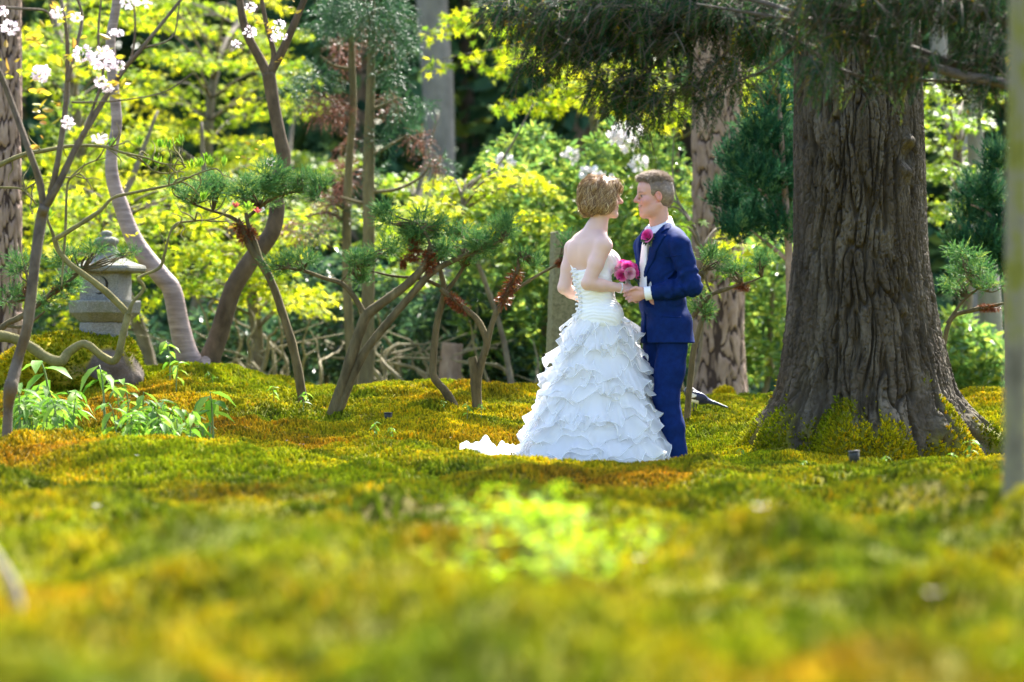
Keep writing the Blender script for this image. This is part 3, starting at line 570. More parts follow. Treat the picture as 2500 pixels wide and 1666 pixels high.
# ---- rhododendrons
M_RHODO = leafmat('rhododendron_leaf_sunlit', [(0, (0.05, 0.13, 0.035)), (.4, (0.12, 0.23, 0.045)), (.8, (0.24, 0.34, 0.05)), (1, (0.40, 0.44, 0.06))], .5, rough=.3, spec=.7)  # leaf colour raised to paint sunlight into the brighter shrubs
M_RHODO2 = leafmat('rhododendron_leaf_shade', [(0, (0.012, 0.04, 0.025)), (.6, (0.045, 0.105, 0.05)), (1, (0.11, 0.19, 0.06))], .35, rough=.32, spec=.6)  # darker copy of the same leaf; the shade is in its colour
M_PETAL = leafmat('white_petal', [(0, (0.72, 0.66, 0.68)), (1, (0.82, 0.80, 0.80))], .4)
M_STEM = simple('tan_stem', [(0.3, (0.10, 0.085, 0.045)), (0.7, (0.25, 0.21, 0.12))], 10, .85, .3, 70)
def rhodo(box, Y0, Y1, n, label, mat, flowers=(), leaf=.115, stems=6, seed=1):
    x0, y0, x1, y1 = box; Ym = (Y0 + Y1) / 2; b = gpt((x0 + x1) / 2, Ym); o = thing('rhododendron', b, label, 'shrub', 'rhododendrons behind the junipers')
    H = at(0, y0, Ym)[2] - b[2]; cx = (x0 + x1) / 2
    W = []
    while len(W) < n:
        px = RNG.uniform(x0, x1); e = abs((px - cx) / ((x1 - x0) / 2)); top = y0 + (y1 - y0) * (.55 * e ** 3) + 60 * float(fbm(np.array([[px / 110., seed]]), seed, 3)[0]); py = RNG.uniform(top, y1)
        W.append(at(px, py, RNG.uniform(Y0, Y1)))
    W = np.array(W); k = 8; c = np.array([(x0 + x1) / 2, Ym, 0]); outd = np.stack([(W[:, 0] - b[0]) * .3, np.full(n, -.55), np.full(n, .8)], 1) + RNG.normal(0, .35, (n, 3)); outd /= np.linalg.norm(outd, axis=1)[:, None]
    C, D, sz, up = sprigs(W, outd, .03, k, leaf, 1.35); D[:, 2] -= .25
    foliage('crown', o, C, D, sz * 1.1, LONG_T, mat, up)
    parts = []
    for s in range(stems):
        e = W[RNG.integers(n)]; p0 = np.array([b[0] + RNG.normal(0, .25), Ym + RNG.normal(0, .15), b[2] - .05]); m1 = p0 * .6 + e * .4 + RNG.normal(0, .14, 3); m2 = p0 * .25 + e * .75 + RNG.normal(0, .14, 3); V, F = tube(np.array([p0, m1, m2, e]), [.03, .024, .016, .006], 16, 7, .1); build('stem', V, F, M_STEM, o)
    for fx, fy in flowers:
        c = at(fx, fy, Y0 - .1); P = in_ell(c, (.05, .05, .04), 34, .7); foliage('flower_truss', o, P, P - c + [0, 0, .01], .05, ROUND_T, M_PETAL)
    return o
rhodo((1110, 320, 1480, 900), 32.2, 34, 1050, 'tall glossy rhododendron left of the bride', M_RHODO, [(1235, 395), (1395, 380)], seed=2)
rhodo((1380, 285, 1720, 900), 31.6, 33.5, 1150, 'tall rhododendron with white flower trusses behind the two heads', M_RHODO, [(1505, 335), (1535, 352), (1520, 318), (1475, 440), (1560, 400), (1440, 425), (1550, 325)], seed=3)
rhodo((1780, 540, 1990, 930), 32.5, 34, 520, 'glossy rhododendron between the pine trunk and the great old tree', M_RHODO, seed=4)
rhodo((2280, 770, 2460, 965), 32, 33, 260, 'low rhododendron at the right edge beyond the great old tree', M_RHODO, leaf=.13, seed=5)
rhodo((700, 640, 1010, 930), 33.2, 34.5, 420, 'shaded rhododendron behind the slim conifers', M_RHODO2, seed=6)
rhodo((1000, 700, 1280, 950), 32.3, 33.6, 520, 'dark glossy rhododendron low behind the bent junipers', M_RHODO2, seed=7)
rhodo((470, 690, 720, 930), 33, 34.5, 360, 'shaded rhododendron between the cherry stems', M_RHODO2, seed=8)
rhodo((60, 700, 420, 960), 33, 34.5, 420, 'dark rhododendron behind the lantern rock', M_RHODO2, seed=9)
# bare twisted shrub stems in the gap
def twisted_shrub(px, Y, n, label, seed, hgt=(.5, .9)):
    r = np.random.default_rng(seed); b = gpt(px, Y); o = thing('bare_shrub', b, label, 'shrub', 'bare twisted shrubs in the gap')
    for k in range(n):
        p = b + np.array([r.normal(0, .06), r.normal(0, .06), -.04]); d = np.array([r.normal(0, .8), r.normal(0, .3), 1.0]); P = [p]; L = r.uniform(*hgt) / 6
        for s in range(8):
            d = d + r.normal(0, .55, 3) * [1, .6, .6]; d[2] = max(d[2], -.1) + .12; d /= np.linalg.norm(d); p = p + d * L; P.append(p)
        R = r.uniform(.016, .03); V, F = tube(np.array(P), [R, R * .8, R * .5, R * .25], 36, 7, .12, k); build('stem', V, F, M_STEM, o)
        V, F = tube(np.array([P[4], P[4] + [r.normal(0, .12), .05, .08], P[4] + [r.normal(0, .3), .05, .22]]), [R * .5, R * .3, .004], 10, 5); build('stem', V, F, M_STEM, o)
for px, Y, n, s, lab in [(590, 31.6, 6, 1, 'bare twisted shrub nearest the cherry stems'), (720, 32, 5, 2, 'bare twisted shrub left of the slim conifers'), (960, 31.6, 6, 3, 'bare twisted shrub right of the slim conifers'), (1020, 32.4, 5, 4, 'pale bare shrub behind the bent junipers'), (1110, 31.8, 4, 5, 'bare shrub between the two bent junipers'), (640, 32.6, 4, 6, 'thin bare shrub in the dark gap by the cherry'), (1290, 31.4, 4, 7, 'bare shrub close to the left side of the stone slab')]:
    twisted_shrub(px, Y, n, lab, s)
# stump-like dark trunk in the gap
o = thing('tree_stump', gpt(1095, 31.5), 'dim brown stump in the gap behind the bent junipers', 'stump')
V, F = tube(np.array([gpt(1095, 31.5, -.1), at(1100, 900, 31.5), at(1105, 838, 31.5)]), [.11, .09, .085], 16, 14, .12, 5); build('trunk', V, F, M_PINE, o, attrs={'plate': np.ones(len(V))})

# ---- two slim conifers
M_CRYPT = leafmat('slim_conifer_green', [(0, (0.012, 0.045, 0.02)), (.7, (0.03, 0.095, 0.035)), (1, (0.07, 0.16, 0.05))], .3)
M_DEAD = leafmat('slim_conifer_brown', [(0, (0.09, 0.035, 0.022)), (1, (0.22, 0.10, 0.065))], .3)
M_CBARK = bark_mat('slim_conifer_bark', [(0.3, (0.075, 0.06, 0.03)), (0.6, (0.15, 0.125, 0.06)), (0.85, (0.22, 0.18, 0.085))], moss=False, sc=14)
def slim(P, R, Y, label, limbs, green, brown):
    pts = pxline(P, Y); g = gpt(P[0][0], Y); pts[0][2] = g[2] - .08; o = thing('slim_conifer', g, label, 'tree', 'slim conifers with brown dead sprays')
    branchy('trunk', o, pts, np.array(R) * Y / FPX, M_CBARK, 12, 60, .07, 8)
    for l in limbs: branchy('limb', o, pxline(l, Y), [.016, .012, .005], M_CBARK, 6, 16, .1)
    for nm, lst, mat in (('crown', green, M_CRYPT), ('dead_spray', brown, M_DEAD)):
        for x, y, rx, ry, n in lst:
            c = at(x, y, Y + RNG.uniform(-.15, .15)); n = int(n * 1.7); O = in_ell(c, (pxm(rx, Y), pxm(rx, Y) * .8, pxm(ry, Y)), n, .1); D = O - c + RNG.normal(0, .06, O.shape); D[:, 2] -= .03; C, Dn, sz, up = sprigs(O, D, .11, 13, .032, .6, droop=.4); foliage(nm, o, C, Dn, sz, FLAT_T, mat)
slim([(893, 960), (897, 800), (900, 600), (900, 400), (905, 200), (908, 50), (910, -200)], [20, 17, 15, 14, 11, 9, 6], 30.6, 'taller slim conifer with a straight olive stem', [[(900, 500), (860, 490), (830, 480)], [(902, 470), (970, 462), (1030, 430), (1058, 385)], [(902, 385), (960, 350), (995, 330)], [(905, 185), (960, 160), (1000, 130)], [(903, 270), (940, 255), (970, 240)]],
     [(905, 30, 105, 60, 330), (960, 100, 60, 45, 130), (975, 270, 40, 40, 75), (1030, 260, 25, 14, 40), (950, 180, 40, 30, 60), (915, 420, 25, 25, 25), (925, 340, 25, 20, 25), (1075, 405, 30, 25, 30), (830, 20, 50, 40, 120)],
     [(920, 90, 30, 22, 40), (950, 250, 20, 25, 30), (1020, 340, 25, 20, 30), (1062, 400, 14, 20, 20)])
slim([(868, 955), (850, 760), (846, 560), (852, 400), (862, 250), (858, 100), (860, -100)], [13, 12, 11, 10, 9, 8, 5], 30.9, 'shorter slim conifer stem with hanging brown sprays', [[(862, 170), (815, 160), (780, 135)], [(860, 260), (820, 245), (790, 220)], [(850, 545), (800, 520), (740, 530)], [(850, 520), (820, 500), (770, 505)]],
     [(770, 195, 60, 40, 130), (800, 60, 50, 40, 110), (720, 230, 30, 25, 45), (840, 520, 40, 22, 50), (770, 570, 35, 20, 40)],
     [(835, 125, 30, 40, 60), (790, 260, 40, 35, 80), (830, 270, 22, 30, 45), (840, 430, 22, 45, 70), (800, 500, 35, 30, 60), (740, 560, 60, 22, 60), (850, 350, 12, 20, 18)])

# ---- dark green young pines
M_YPINE = leafmat('young_pine_needle', [(0, (0.008, 0.045, 0.022)), (.5, (0.024, 0.095, 0.042)), (1, (0.11, 0.20, 0.065))], .3, rough=.65, spec=.1)
def young_pine(P, R, Y, label, clumps, limbs):
    pts = pxline(P, Y); g = gpt(P[0][0], Y); pts[0][2] = g[2] - .06; o = thing('young_pine', g, label, 'tree', 'young bushy pines')
    branchy('trunk', o, pts, np.array(R) * Y / FPX, M_PINE, 10, 40, .08)
    for l in limbs: branchy('limb', o, pxline(l, Y), [.02, .014, .006], M_PINE, 6, 14, .1)
    for x, y, rx, ry, n in clumps:
        c = at(x, y, Y + RNG.uniform(-.2, .2)); n = int(n * 1.25); O = in_ell(c, (pxm(rx, Y), pxm(rx, Y), pxm(ry, Y)), n, .05); D = (O - c) * .6 + np.array([0, 0, .13]) + RNG.normal(0, .06, O.shape); C, Dn, sz, up = sprigs(O, D, .14, 24, .055, .75); foliage('crown', o, C, Dn, sz, JUN_T, M_YPINE, rnd=np.clip(np.repeat(RNG.normal(.4, .25, n), 24) + RNG.normal(0, .1, n * 24), 0, 1))
young_pine([(1936, 985), (1934, 850), (1930, 700), (1925, 600), (1915, 450), (1905, 300), (1900, 180)], [13, 12, 12, 10, 8, 6, 3], 28.8, 'bushy dark young pine against the left side of the old tree', [(1890, 250, 45, 50, 110), (1850, 330, 50, 45, 110), (1900, 360, 55, 50, 130), (1790, 400, 40, 40, 80), (1850, 440, 60, 50, 140), (1920, 450, 45, 60, 110), (1780, 490, 40, 45, 90), (1840, 540, 60, 45, 130), (1910, 560, 50, 50, 110), (1790, 570, 35, 30, 60), (1900, 180, 30, 40, 50)], [[(1928, 640), (1880, 600), (1830, 560)], [(1922, 560), (1870, 480), (1810, 430)], [(1915, 420), (1880, 350), (1850, 310)]])
young_pine([(2470, 985), (2465, 800), (2455, 600), (2440, 450), (2430, 360)], [14, 12, 9, 6, 3], 29.2, 'bushy young pine between the old tree and the birch', [(2430, 400, 30, 40, 70), (2400, 470, 45, 40, 100), (2440, 530, 45, 50, 110), (2370, 530, 40, 30, 70), (2410, 600, 60, 40, 120), (2360, 480, 25, 20, 30), (2450, 640, 40, 40, 90), (2340, 600, 30, 25, 45), (2385, 650, 50, 25, 60)], [[(2460, 660), (2420, 610), (2380, 590)], [(2450, 580), (2410, 520), (2370, 500)]])

# ---- cherry tree with two stems
M_CHERRY = simple('cherry_bark', [(0.3, (0.11, 0.075, 0.065)), (0.55, (0.23, 0.17, 0.15)), (0.8, (0.36, 0.29, 0.27))], 7, .6, .5, 22, .008, stretch=(.6, .6, 4.0), spec=.4)
M_BROWN = bark_mat('brown_bark', [(0.3, (0.045, 0.032, 0.019)), (0.6, (0.105, 0.075, 0.046)), (0.85, (0.19, 0.14, 0.09))], sc=10, stretch=(1, 1, .6))
M_BLOS = leafmat('blossom', [(0, (0.74, 0.58, 0.66)), (.5, (0.84, 0.74, 0.80)), (1, (0.88, 0.84, 0.87))], .45)
M_YLEAF = leafmat('young_cherry_leaf', [(0, (0.30, 0.16, 0.03)), (.5, (0.38, 0.30, 0.02)), (1, (0.36, 0.38, 0.02))], .55)
def blossom(parent, c, r, n=40):
    P = in_ell(c, (r, r, r * .8), n, .55); return foliage('blossom_cluster', parent, P, (P - c) + RNG.normal(0, r * .3, P.shape), r * .62, ROUND_T, M_BLOS)
def young_leaves(parent, c, n, s, spread=.02):
    for _ in range(n):
        d = rdir(1)[0]; d[2] = abs(d[2]) * .4 - .1; foliage('leaf', parent, np.array([c + RNG.normal(0, spread, 3)]), d[None], s * RNG.uniform(.8, 1.2), LEAF_T, M_YLEAF)
cb = gpt(490, 28.0)
ch = thing('cherry_tree', cb, 'cherry tree with two leaning stems from one base behind the lantern', 'tree')
P1 = pxline([(482, 925), (455, 860), (437, 790), (420, 710), (395, 676), (350, 620), (320, 570), (295, 500), (276, 440), (272, 380), (285, 300), (276, 200), (270, 100), (285, 0), (290, -150)], 28.0)
V, F = tube(P1, np.array([36, 28, 25, 24, 23, 22, 21, 19, 16.5, 14, 13.5, 13, 12, 11, 8]) * 28 / FPX, 120, 18, .05, 4, 7); build('trunk', V, F, M_CHERRY, ch)
P2 = pxline([(492, 925), (530, 830), (560, 730), (580, 685), (620, 625), (662, 570), (676, 510), (672, 455), (692, 395), (682, 330), (667, 250), (655, 178)], 28.2)
b2 = branchy('trunk', ch, P2, np.array([30, 24, 22, 23, 22, 21, 20, 19, 18, 16, 16, 17]) * 28 / FPX, M_BROWN, 16, 100, .1, 9)
for pts, rr in (([(655, 185), (638, 150), (602, 80), (585, 0), (575, -120)], [14, 12, 11, 9, 5]), ([(660, 178), (668, 130), (648, 50), (636, -20)], [9, 7, 6, 5]), ([(658, 180), (690, 122), (722, 50), (745, -5), (790, -110)], [13, 11, 9, 8, 5])):
    branchy('limb', ch, pxline(pts, 28.2), np.array(rr) * 28 / FPX, M_BROWN, 10, 30, .08)
V, F = tube(np.array([at(486, 915, 28), at(500, 884, 27.86), at(503, 880, 27.84)]), [.045, .042, .036], 3, 12); build('cut_stub', V, F, M_CHERRY, ch, smooth=False)
for x, y, s in [(612, 18, 11), (610, 78, 13), (577, 107, 9), (680, 62, 12), (675, 85, 10), (690, 88, 9), (668, 97, 6), (660, 395, 9), (638, 510, 7)]: blossom(ch, at(x, y, 27.9), pxm(s, 27.9), 34)
for x, y in [(632, 50), (660, 70), (690, 150), (620, 350), (600, 385), (640, 360), (320, 575), (300, 460), (720, 20), (560, 560)]: young_leaves(ch, at(x, y, 27.85), 4, .05)

# ---- junipers trained on bent stems
M_JUN = leafmat('juniper_needle', [(0, (0.022, 0.085, 0.026)), (.5, (0.062, 0.165, 0.042)), (.85, (0.14, 0.26, 0.055)), (1, (0.27, 0.34, 0.06))], .35, rough=.6, spec=.15)
M_JBARK = bark_mat('juniper_bark', [(0.3, (0.045, 0.035, 0.016)), (0.6, (0.12, 0.095, 0.045)), (0.85, (0.21, 0.175, 0.09))], sc=14, stretch=(1, 1, .3))
M_RUST = leafmat('rust_fibre', [(0, (0.09, 0.022, 0.008)), (1, (0.26, 0.075, 0.015))], .2)
def juniper(base, Y, label, stems, pads, rust=(), dens=1.15, twigs=True):
    g = gpt(base, Y); o = thing('juniper', g, label, 'juniper', 'junipers trained on bent stems')
    allp = []
    for k, (pts, rr) in enumerate(stems):
        P = pxline(pts, Y)
        if abs(pts[0][0] - base) < 20 and pts[0][1] > 900: P[0][2] = gpt(pts[0][0], Y)[2] - .05
        P = angular(P); rr = np.interp(np.linspace(0, 1, len(P)), np.linspace(0, 1, len(rr)), rr)
        branchy('stem' if k == 0 else 'branch', o, P, np.array(rr) * Y / FPX * .5, M_JBARK, 9, len(P) * 5, .2, 16, seed=k + int(base)); allp.append(spline(P, 40))
    allp = np.concatenate(allp); tw = []
    for x, y, rx, ry, n in pads:
        c = at(x, y, Y + RNG.uniform(-.12, .12)); n = int(n * dens); sc_ = in_ell(c, (pxm(rx, Y) * .75, pxm(rx, Y) * .6, pxm(ry, Y) * .8), 7, .3); O = np.concatenate([in_ell(s_, np.array([pxm(rx, Y) * .42, pxm(rx, Y) * .4, pxm(ry, Y) * .5]) * RNG.uniform(.7, 1.25), n // 7 + 1, .1) for s_ in sc_])[:n]; n = len(O)
        D = (O - c) * [1, 1, .8] + np.array([0, 0, .05]) + RNG.normal(0, .05, O.shape); C, Dn, sz, up = sprigs(O, D, .08, 18, .027, .62); foliage('needle_pad', o, C, Dn, sz, JUN_T, M_JUN, rnd=np.clip(np.repeat(RNG.normal(.5, .22, n), 18) + RNG.normal(0, .1, n * 18) , 0, 1))
        s = allp[np.argmin(((allp - c) ** 2).sum(1))]
        for q in range(9):
            e = O[RNG.integers(n)]; tw.append(tube(np.array([s, s * .5 + e * .5 + RNG.normal(0, .02, 3), e]), [.008, .005, .002], 8, 5))
    if tw: V, F = join(tw); build('twigs', V, F, M_JBARK, o, attrs={'moss': np.zeros(len(V)), 'plate': np.ones(len(V))})
    for pts, r in rust:
        P = spline(pxline(pts, Y), 30); n = 420; q = P[RNG.integers(0, 30, n)]; d = rdir(n); foliage('rust_fibre', o, q + d * pxm(r, Y) * .55, d + [0, 0, -.3], pxm(r, Y) * 1.0, NEEDLE_T if False else FLAT_T, M_RUST)
    return o
juniper(745, 26.5, 'leaning juniper with a broad flat top in front of the cherry', [([(745, 968), (728, 900), (700, 795), (665, 690), (640, 645), (608, 600), (592, 560), (580, 535)], [26, 23, 22, 20, 20, 17, 15, 12]), ([(640, 648), (625, 600), (607, 555), (600, 520)], [15, 14, 12, 8]), ([(585, 545), (560, 528), (500, 510), (450, 490)], [11, 9, 6, 3]), ([(600, 535), (640, 500), (700, 470), (780, 468)], [10, 8, 6, 3])],
        [(600, 460, 90, 34, 330), (650, 425, 50, 30, 190), (690, 460, 55, 32, 200), (780, 470, 34, 32, 130), (480, 475, 60, 26, 190), (540, 455, 55, 28, 190), (640, 490, 60, 20, 150), (440, 455, 25, 14, 45), (735, 440, 30, 20, 70)], [([(580, 545), (600, 590)], 13), ([(606, 555), (622, 580)], 10)])
juniper(812, 26.0, 'juniper on two long leaning stems left of the bride', [([(803, 968), (850, 895), (882, 800), (895, 768), (950, 728), (1000, 690), (1042, 645), (1050, 600)], [30, 28, 27, 25, 22, 20, 18, 10]), ([(815, 965), (880, 872), (960, 772), (1012, 712), (1056, 662), (1120, 630), (1170, 612), (1225, 588)], [24, 21, 20, 19, 17, 13, 9, 4]), ([(893, 772), (862, 720), (832, 690), (792, 680), (745, 662), (705, 655)], [16, 14, 12, 11, 8, 4]), ([(1052, 605), (1040, 570), (1020, 545)], [10, 7, 3]), ([(830, 690), (850, 668), (862, 650)], [6, 4, 3])],
        [(960, 530, 45, 28, 150), (1035, 555, 55, 40, 220), (1000, 590, 45, 30, 130), (1110, 575, 60, 36, 230), (1180, 590, 55, 38, 210), (1235, 560, 32, 36, 130), (1145, 620, 60, 18, 110), (1245, 545, 20, 18, 50), (680, 645, 42, 26, 130), (745, 640, 38, 20, 90), (870, 630, 32, 32, 110), (885, 680, 30, 26, 90), (935, 610, 40, 26, 110), (1075, 610, 40, 20, 80)],
        [([(1048, 660), (1050, 615)], 15), ([(985, 632), (1020, 628)], 9), ([(1000, 606), (1026, 612)], 8), ([(998, 582), (1018, 592)], 8), ([(985, 655), (985, 640)], 7)])
juniper(1118, 26.2, 'low juniper with one crooked stem and a bare fork', [([(1120, 1008), (1092, 962), (1056, 920), (1058, 862), (1066, 790), (1086, 712), (1075, 660), (1070, 640)], [20, 20, 19, 18, 17, 16, 10, 7]), ([(1085, 715), (1108, 690), (1132, 652)], [13, 10, 9]), ([(1075, 700), (1030, 680), (960, 675), (905, 662)], [10, 9, 6, 3])], [(1075, 630, 30, 14, 50), (1140, 640, 34, 16, 60)], [([(1090, 722), (1122, 748)], 12)])
juniper(1168, 26.1, 'forked juniper with rusty fibrous bark nearest the stone slab', [([(1168, 1004), (1165, 925), (1180, 868), (1190, 835), (1168, 782), (1120, 742), (1075, 706)], [22, 20, 19, 17, 16, 15, 12]), ([(1182, 868), (1202, 785), (1226, 738), (1250, 684), (1266, 655), (1264, 632), (1286, 625), (1282, 604)], [16, 14, 13, 14, 8, 6, 4, 2]), ([(1240, 722), (1300, 680), (1372, 640)], [9, 8, 6]), ([(1165, 915), (1156, 890), (1152, 872)], [22, 22, 21])], [(1305, 640, 28, 14, 45), (1275, 625, 26, 12, 40), (1390, 600, 24, 30, 70)], [([(1225, 742), (1262, 668)], 16), ([(1100, 728), (1135, 758)], 13), ([(1362, 645), (1375, 638)], 8)])
juniper(1678, 26.0, 'slender juniper rising just behind the groom', [([(1675, 965), (1690, 870), (1708, 800), (1722, 762)], [17, 16, 13, 8]), ([(1690, 775), (1730, 722), (1775, 705), (1830, 690), (1860, 676)], [11, 12, 10, 6, 3]), ([(1738, 720), (1725, 690), (1718, 660)], [7, 6, 4])], [(1718, 765, 28, 26, 90), (1735, 640, 34, 34, 110), (1800, 665, 45, 22, 90), (1860, 640, 36, 22, 70), (1700, 725, 16, 16, 30)], [([(1800, 700), (1825, 702)], 9)])
juniper(2310, 26.0, 'juniper branch reaching out right of the old tree', [([(2300, 985), (2302, 850), (2322, 772), (2380, 756), (2420, 748), (2452, 740)], [14, 12, 12, 11, 9, 4]), ([(2312, 790), (2350, 735), (2388, 705)], [9, 7, 4])], [(2380, 660, 60, 40, 170), (2330, 690, 40, 30, 90), (2420, 700, 40, 30, 90), (2350, 620, 40, 26, 80)], [([(2395, 752), (2435, 752)], 9)])
juniper(-60, 26.3, 'juniper at the left edge spreading towards the lantern', [([(-60, 985), (-30, 880), (0, 800), (62, 768), (122, 720), (165, 690), (200, 660)], [20, 18, 16, 15, 13, 9, 4]), ([(10, 795), (60, 800), (110, 760)], [10, 8, 4]), ([(60, 768), (66, 720), (68, 690)], [9, 8, 6])], [(150, 690, 45, 32, 130), (170, 640, 40, 24, 90), (60, 650, 45, 28, 120), (20, 720, 40, 30, 100), (110, 740, 40, 20, 70), (225, 610, 30, 16, 50), (310, 622, 26, 14, 40)], [([(64, 700), (70, 730)], 9), ([(130, 712), (140, 705)], 8)])

# ---- azalea with crooked bare branches in front of the lantern
M_AZ = bark_mat('azalea_bark', [(0.3, (0.10, 0.09, 0.035)), (0.6, (0.19, 0.165, 0.065)), (0.85, (0.27, 0.24, 0.12))], moss=False, sc=12, stretch=(1, 1, 1))
M_FRESH = leafmat('fresh_leaf', [(0, (0.10, 0.25, 0.015)), (1, (0.26, 0.42, 0.03))], .5)
M_BUD = leafmat('pink_bud', [(0, (0.45, 0.06, 0.08)), (1, (0.60, 0.16, 0.12))], .3)
az = thing('azalea', gpt(-120, 23.6), 'azalea with crooked bare olive branches in front of the lantern', 'azalea')
AZ = [([(-120, 1075), (-90, 900), (-30, 830), (0, 820), (40, 828), (80, 850), (120, 878), (150, 884), (165, 862), (200, 838), (222, 846), (246, 868), (276, 884), (290, 868), (300, 815), (314, 768)], [34, 32, 30, 28, 26, 26, 26, 26, 22, 20, 20, 20, 20, 19, 18, 19]),
      ([(314, 768), (270, 722), (218, 680), (170, 645), (142, 612), (132, 580)], [18, 17, 15, 14, 13, 12]), ([(134, 585), (125, 560), (115, 535), (120, 515)], [9, 7, 5, 3]), ([(134, 585), (200, 545), (245, 515), (275, 482), (320, 472), (390, 458), (425, 450), (480, 425), (520, 412)], [11, 11, 10, 8, 7, 6, 5, 4, 2]),
      ([(314, 768), (322, 740), (345, 716), (353, 700), (336, 680), (345, 674), (392, 655), (402, 620), (414, 570), (430, 545), (470, 540), (530, 535), (562, 508)], [12, 10, 9, 8, 9, 7, 8, 7, 6, 6, 5, 4, 2]),
      ([(-120, 700), (-60, 440), (0, 402), (60, 376), (110, 368), (170, 356), (258, 357), (300, 374), (352, 384), (400, 402), (455, 402)], [20, 16, 12, 11, 10, 8, 8, 6, 5, 4, 2]), ([(150, 700), (160, 560), (163, 452), (175, 430), (210, 400), (260, 385)], [3, 7, 6, 5, 4, 2]), ([(0, 458), (55, 460), (90, 500)], [6, 5, 3]), ([(310, 378), (350, 395), (375, 420), (420, 425), (455, 408)], [5, 5, 4, 3, 2]), ([(400, 640), (405, 600), (385, 560)], [4, 3, 2])]
azp = []
for k, (pts, rr) in enumerate(AZ):
    P = pxline([(x, y, (0.02 * math.sin(i * 1.7 + k)) - (.15 if k == 5 else 0)) for i, (x, y) in enumerate(pts)], 23.6)
    if k == 0: P[0][2] = gpt(-120, 23.6)[2] - .05
    P = angular(P); rr = np.interp(np.linspace(0, 1, len(P)), np.linspace(0, 1, len(rr)), rr)
    branchy('stem' if k == 0 else 'branch', az, P, np.array(rr) * 23.6 / FPX * .5, M_AZ, 10, len(P) * 5, .18, 22, seed=k); azp.append(spline(P, 30))
rr_ = np.random.default_rng(5); tw = []; tips = []
for k, src in [(5, (14, 29)), (5, (8, 29)), (3, (14, 30)), (8, (8, 30)), (4, (18, 30)), (6, (12, 29)), (7, (10, 28)), (5, (4, 14))]:
    for _ in range(5):
        p = azp[k][rr_.integers(*src)]; d = np.array([rr_.normal(.5, .6), rr_.normal(0, .3), rr_.normal(.35, .5)]); P = [p]
        for s in range(5): d = d / np.linalg.norm(d) + rr_.normal(0, .45, 3); p = p + d / np.linalg.norm(d) * rr_.uniform(.025, .06); P.append(p)
        tw.append(tube(np.array(P), [.006, .004, .0016], 14, 5)); tips.append(p)
V, F = join(tw); build('twigs', V, F, M_AZ, az, attrs={'plate': np.ones(len(V))})
for x, y in [(272, 350), (340, 345), (395, 350), (415, 352), (445, 345), (355, 395), (385, 395), (470, 400), (505, 385), (515, 395), (545, 395), (490, 395), (495, 480), (605, 505), (120, 520)]:
    c = at(x, y + 10, 23.6); P = np.repeat(c[None], 9, 0) + RNG.normal(0, .006, (9, 3)); foliage('leaf_tuft', az, P, np.stack([RNG.normal(0, .35, 9), RNG.normal(0, .35, 9), np.ones(9)], 1), .06, LONG_T, M_FRESH)
for x, y in [(575, 502), (628, 515)]:
    c = at(x, y + 6, 23.6); P = np.repeat(c[None], 12, 0); foliage('bud', az, P, np.stack([RNG.normal(0, .5, 12), RNG.normal(0, .5, 12), np.ones(12)], 1), .04, LONG_T, M_BUD)

# ---- foreground cherry sapling with blossom at the left
M_FG = bark_mat('sapling_bark', [(0.3, (0.06, 0.045, 0.035)), (0.6, (0.13, 0.105, 0.075)), (0.85, (0.21, 0.18, 0.13))], moss=False, sc=10, stretch=(1, 1, .8))
YF = 21.6; fb = gpt(15, YF)
fg = thing('blossom_sapling', fb, 'slender flowering cherry in the left foreground with pale pink blossom', 'tree')
FG = [([(14, 1110), (20, 1000), (26, 950), (32, 925), (45, 872), (68, 790), (84, 650), (100, 540), (108, 505)], [32, 30, 44, 36, 33, 32, 31, 34, 34]), ([(106, 515), (98, 450), (75, 380), (35, 270), (0, 180), (-40, 100)], [22, 22, 20, 18, 16, 12]), ([(108, 510), (135, 465), (200, 335), (290, 188), (345, 120), (445, -5), (500, -80)], [26, 24, 20, 16, 12, 9, 6]), ([(118, 490), (140, 400), (160, 260), (165, 160), (160, 60), (140, -40)], [20, 18, 16, 14, 11, 8]), ([(165, 200), (190, 100), (200, 40), (180, -30)], [12, 10, 10, 7]), ([(200, 335), (250, 190), (240, 90), (250, -30)], [10, 8, 8, 6]), ([(290, 190), (320, 140), (330, 60), (320, -40)], [7, 7, 6, 4]), ([(-40, 15), (0, 18), (60, 22), (112, 28), (130, 60)], [9, 9, 8, 7, 4]), ([(175, 250), (215, 250), (300, 245), (400, 225), (470, 180)], [7, 6, 5, 4, 3]), ([(345, 120), (420, 90), (440, 0)], [6, 5, 4])]
for k, (pts, rr) in enumerate(FG):
    P = pxline([(x, y, .04 * math.sin(i * 2 + k)) for i, (x, y) in enumerate(pts)], YF); rr = np.array(rr) * .82
    if k == 0: P[0] = fb - [0, 0, .06]
    branchy('stem' if k == 0 else 'branch', fg, P, np.array(rr) * YF / FPX * .5, M_FG, 10, len(pts) * 8, .1, 12, seed=k)
for x, y, s in [(205, 132, 19), (245, 140, 24), (258, 152, 18), (97, 182, 17), (106, 176, 14), (166, 300, 13), (246, 200, 12), (262, 215, 11), (25, 68, 16), (140, 32, 12), (187, 42, 11), (243, 338, 14), (278, 80, 8), (292, 82, 8), (312, 5, 16), (350, 2, 16), (8, 28, 10), (290, 160, 11)]: blossom(fg, at(x, y, YF - .15), pxm(s, YF), 46)
for x, y in [(80, 100), (90, 100), (175, 140), (150, 150), (135, 240), (110, 215), (100, 270), (290, 215), (300, 210), (120, 330), (130, 60), (170, 30), (15, 150), (20, 180), (40, 190), (90, 250), (240, 100), (275, 125), (120, 300), (150, 20), (275, 220)]: young_leaves(fg, at(x, y, YF - .12), 3, .07, .03)

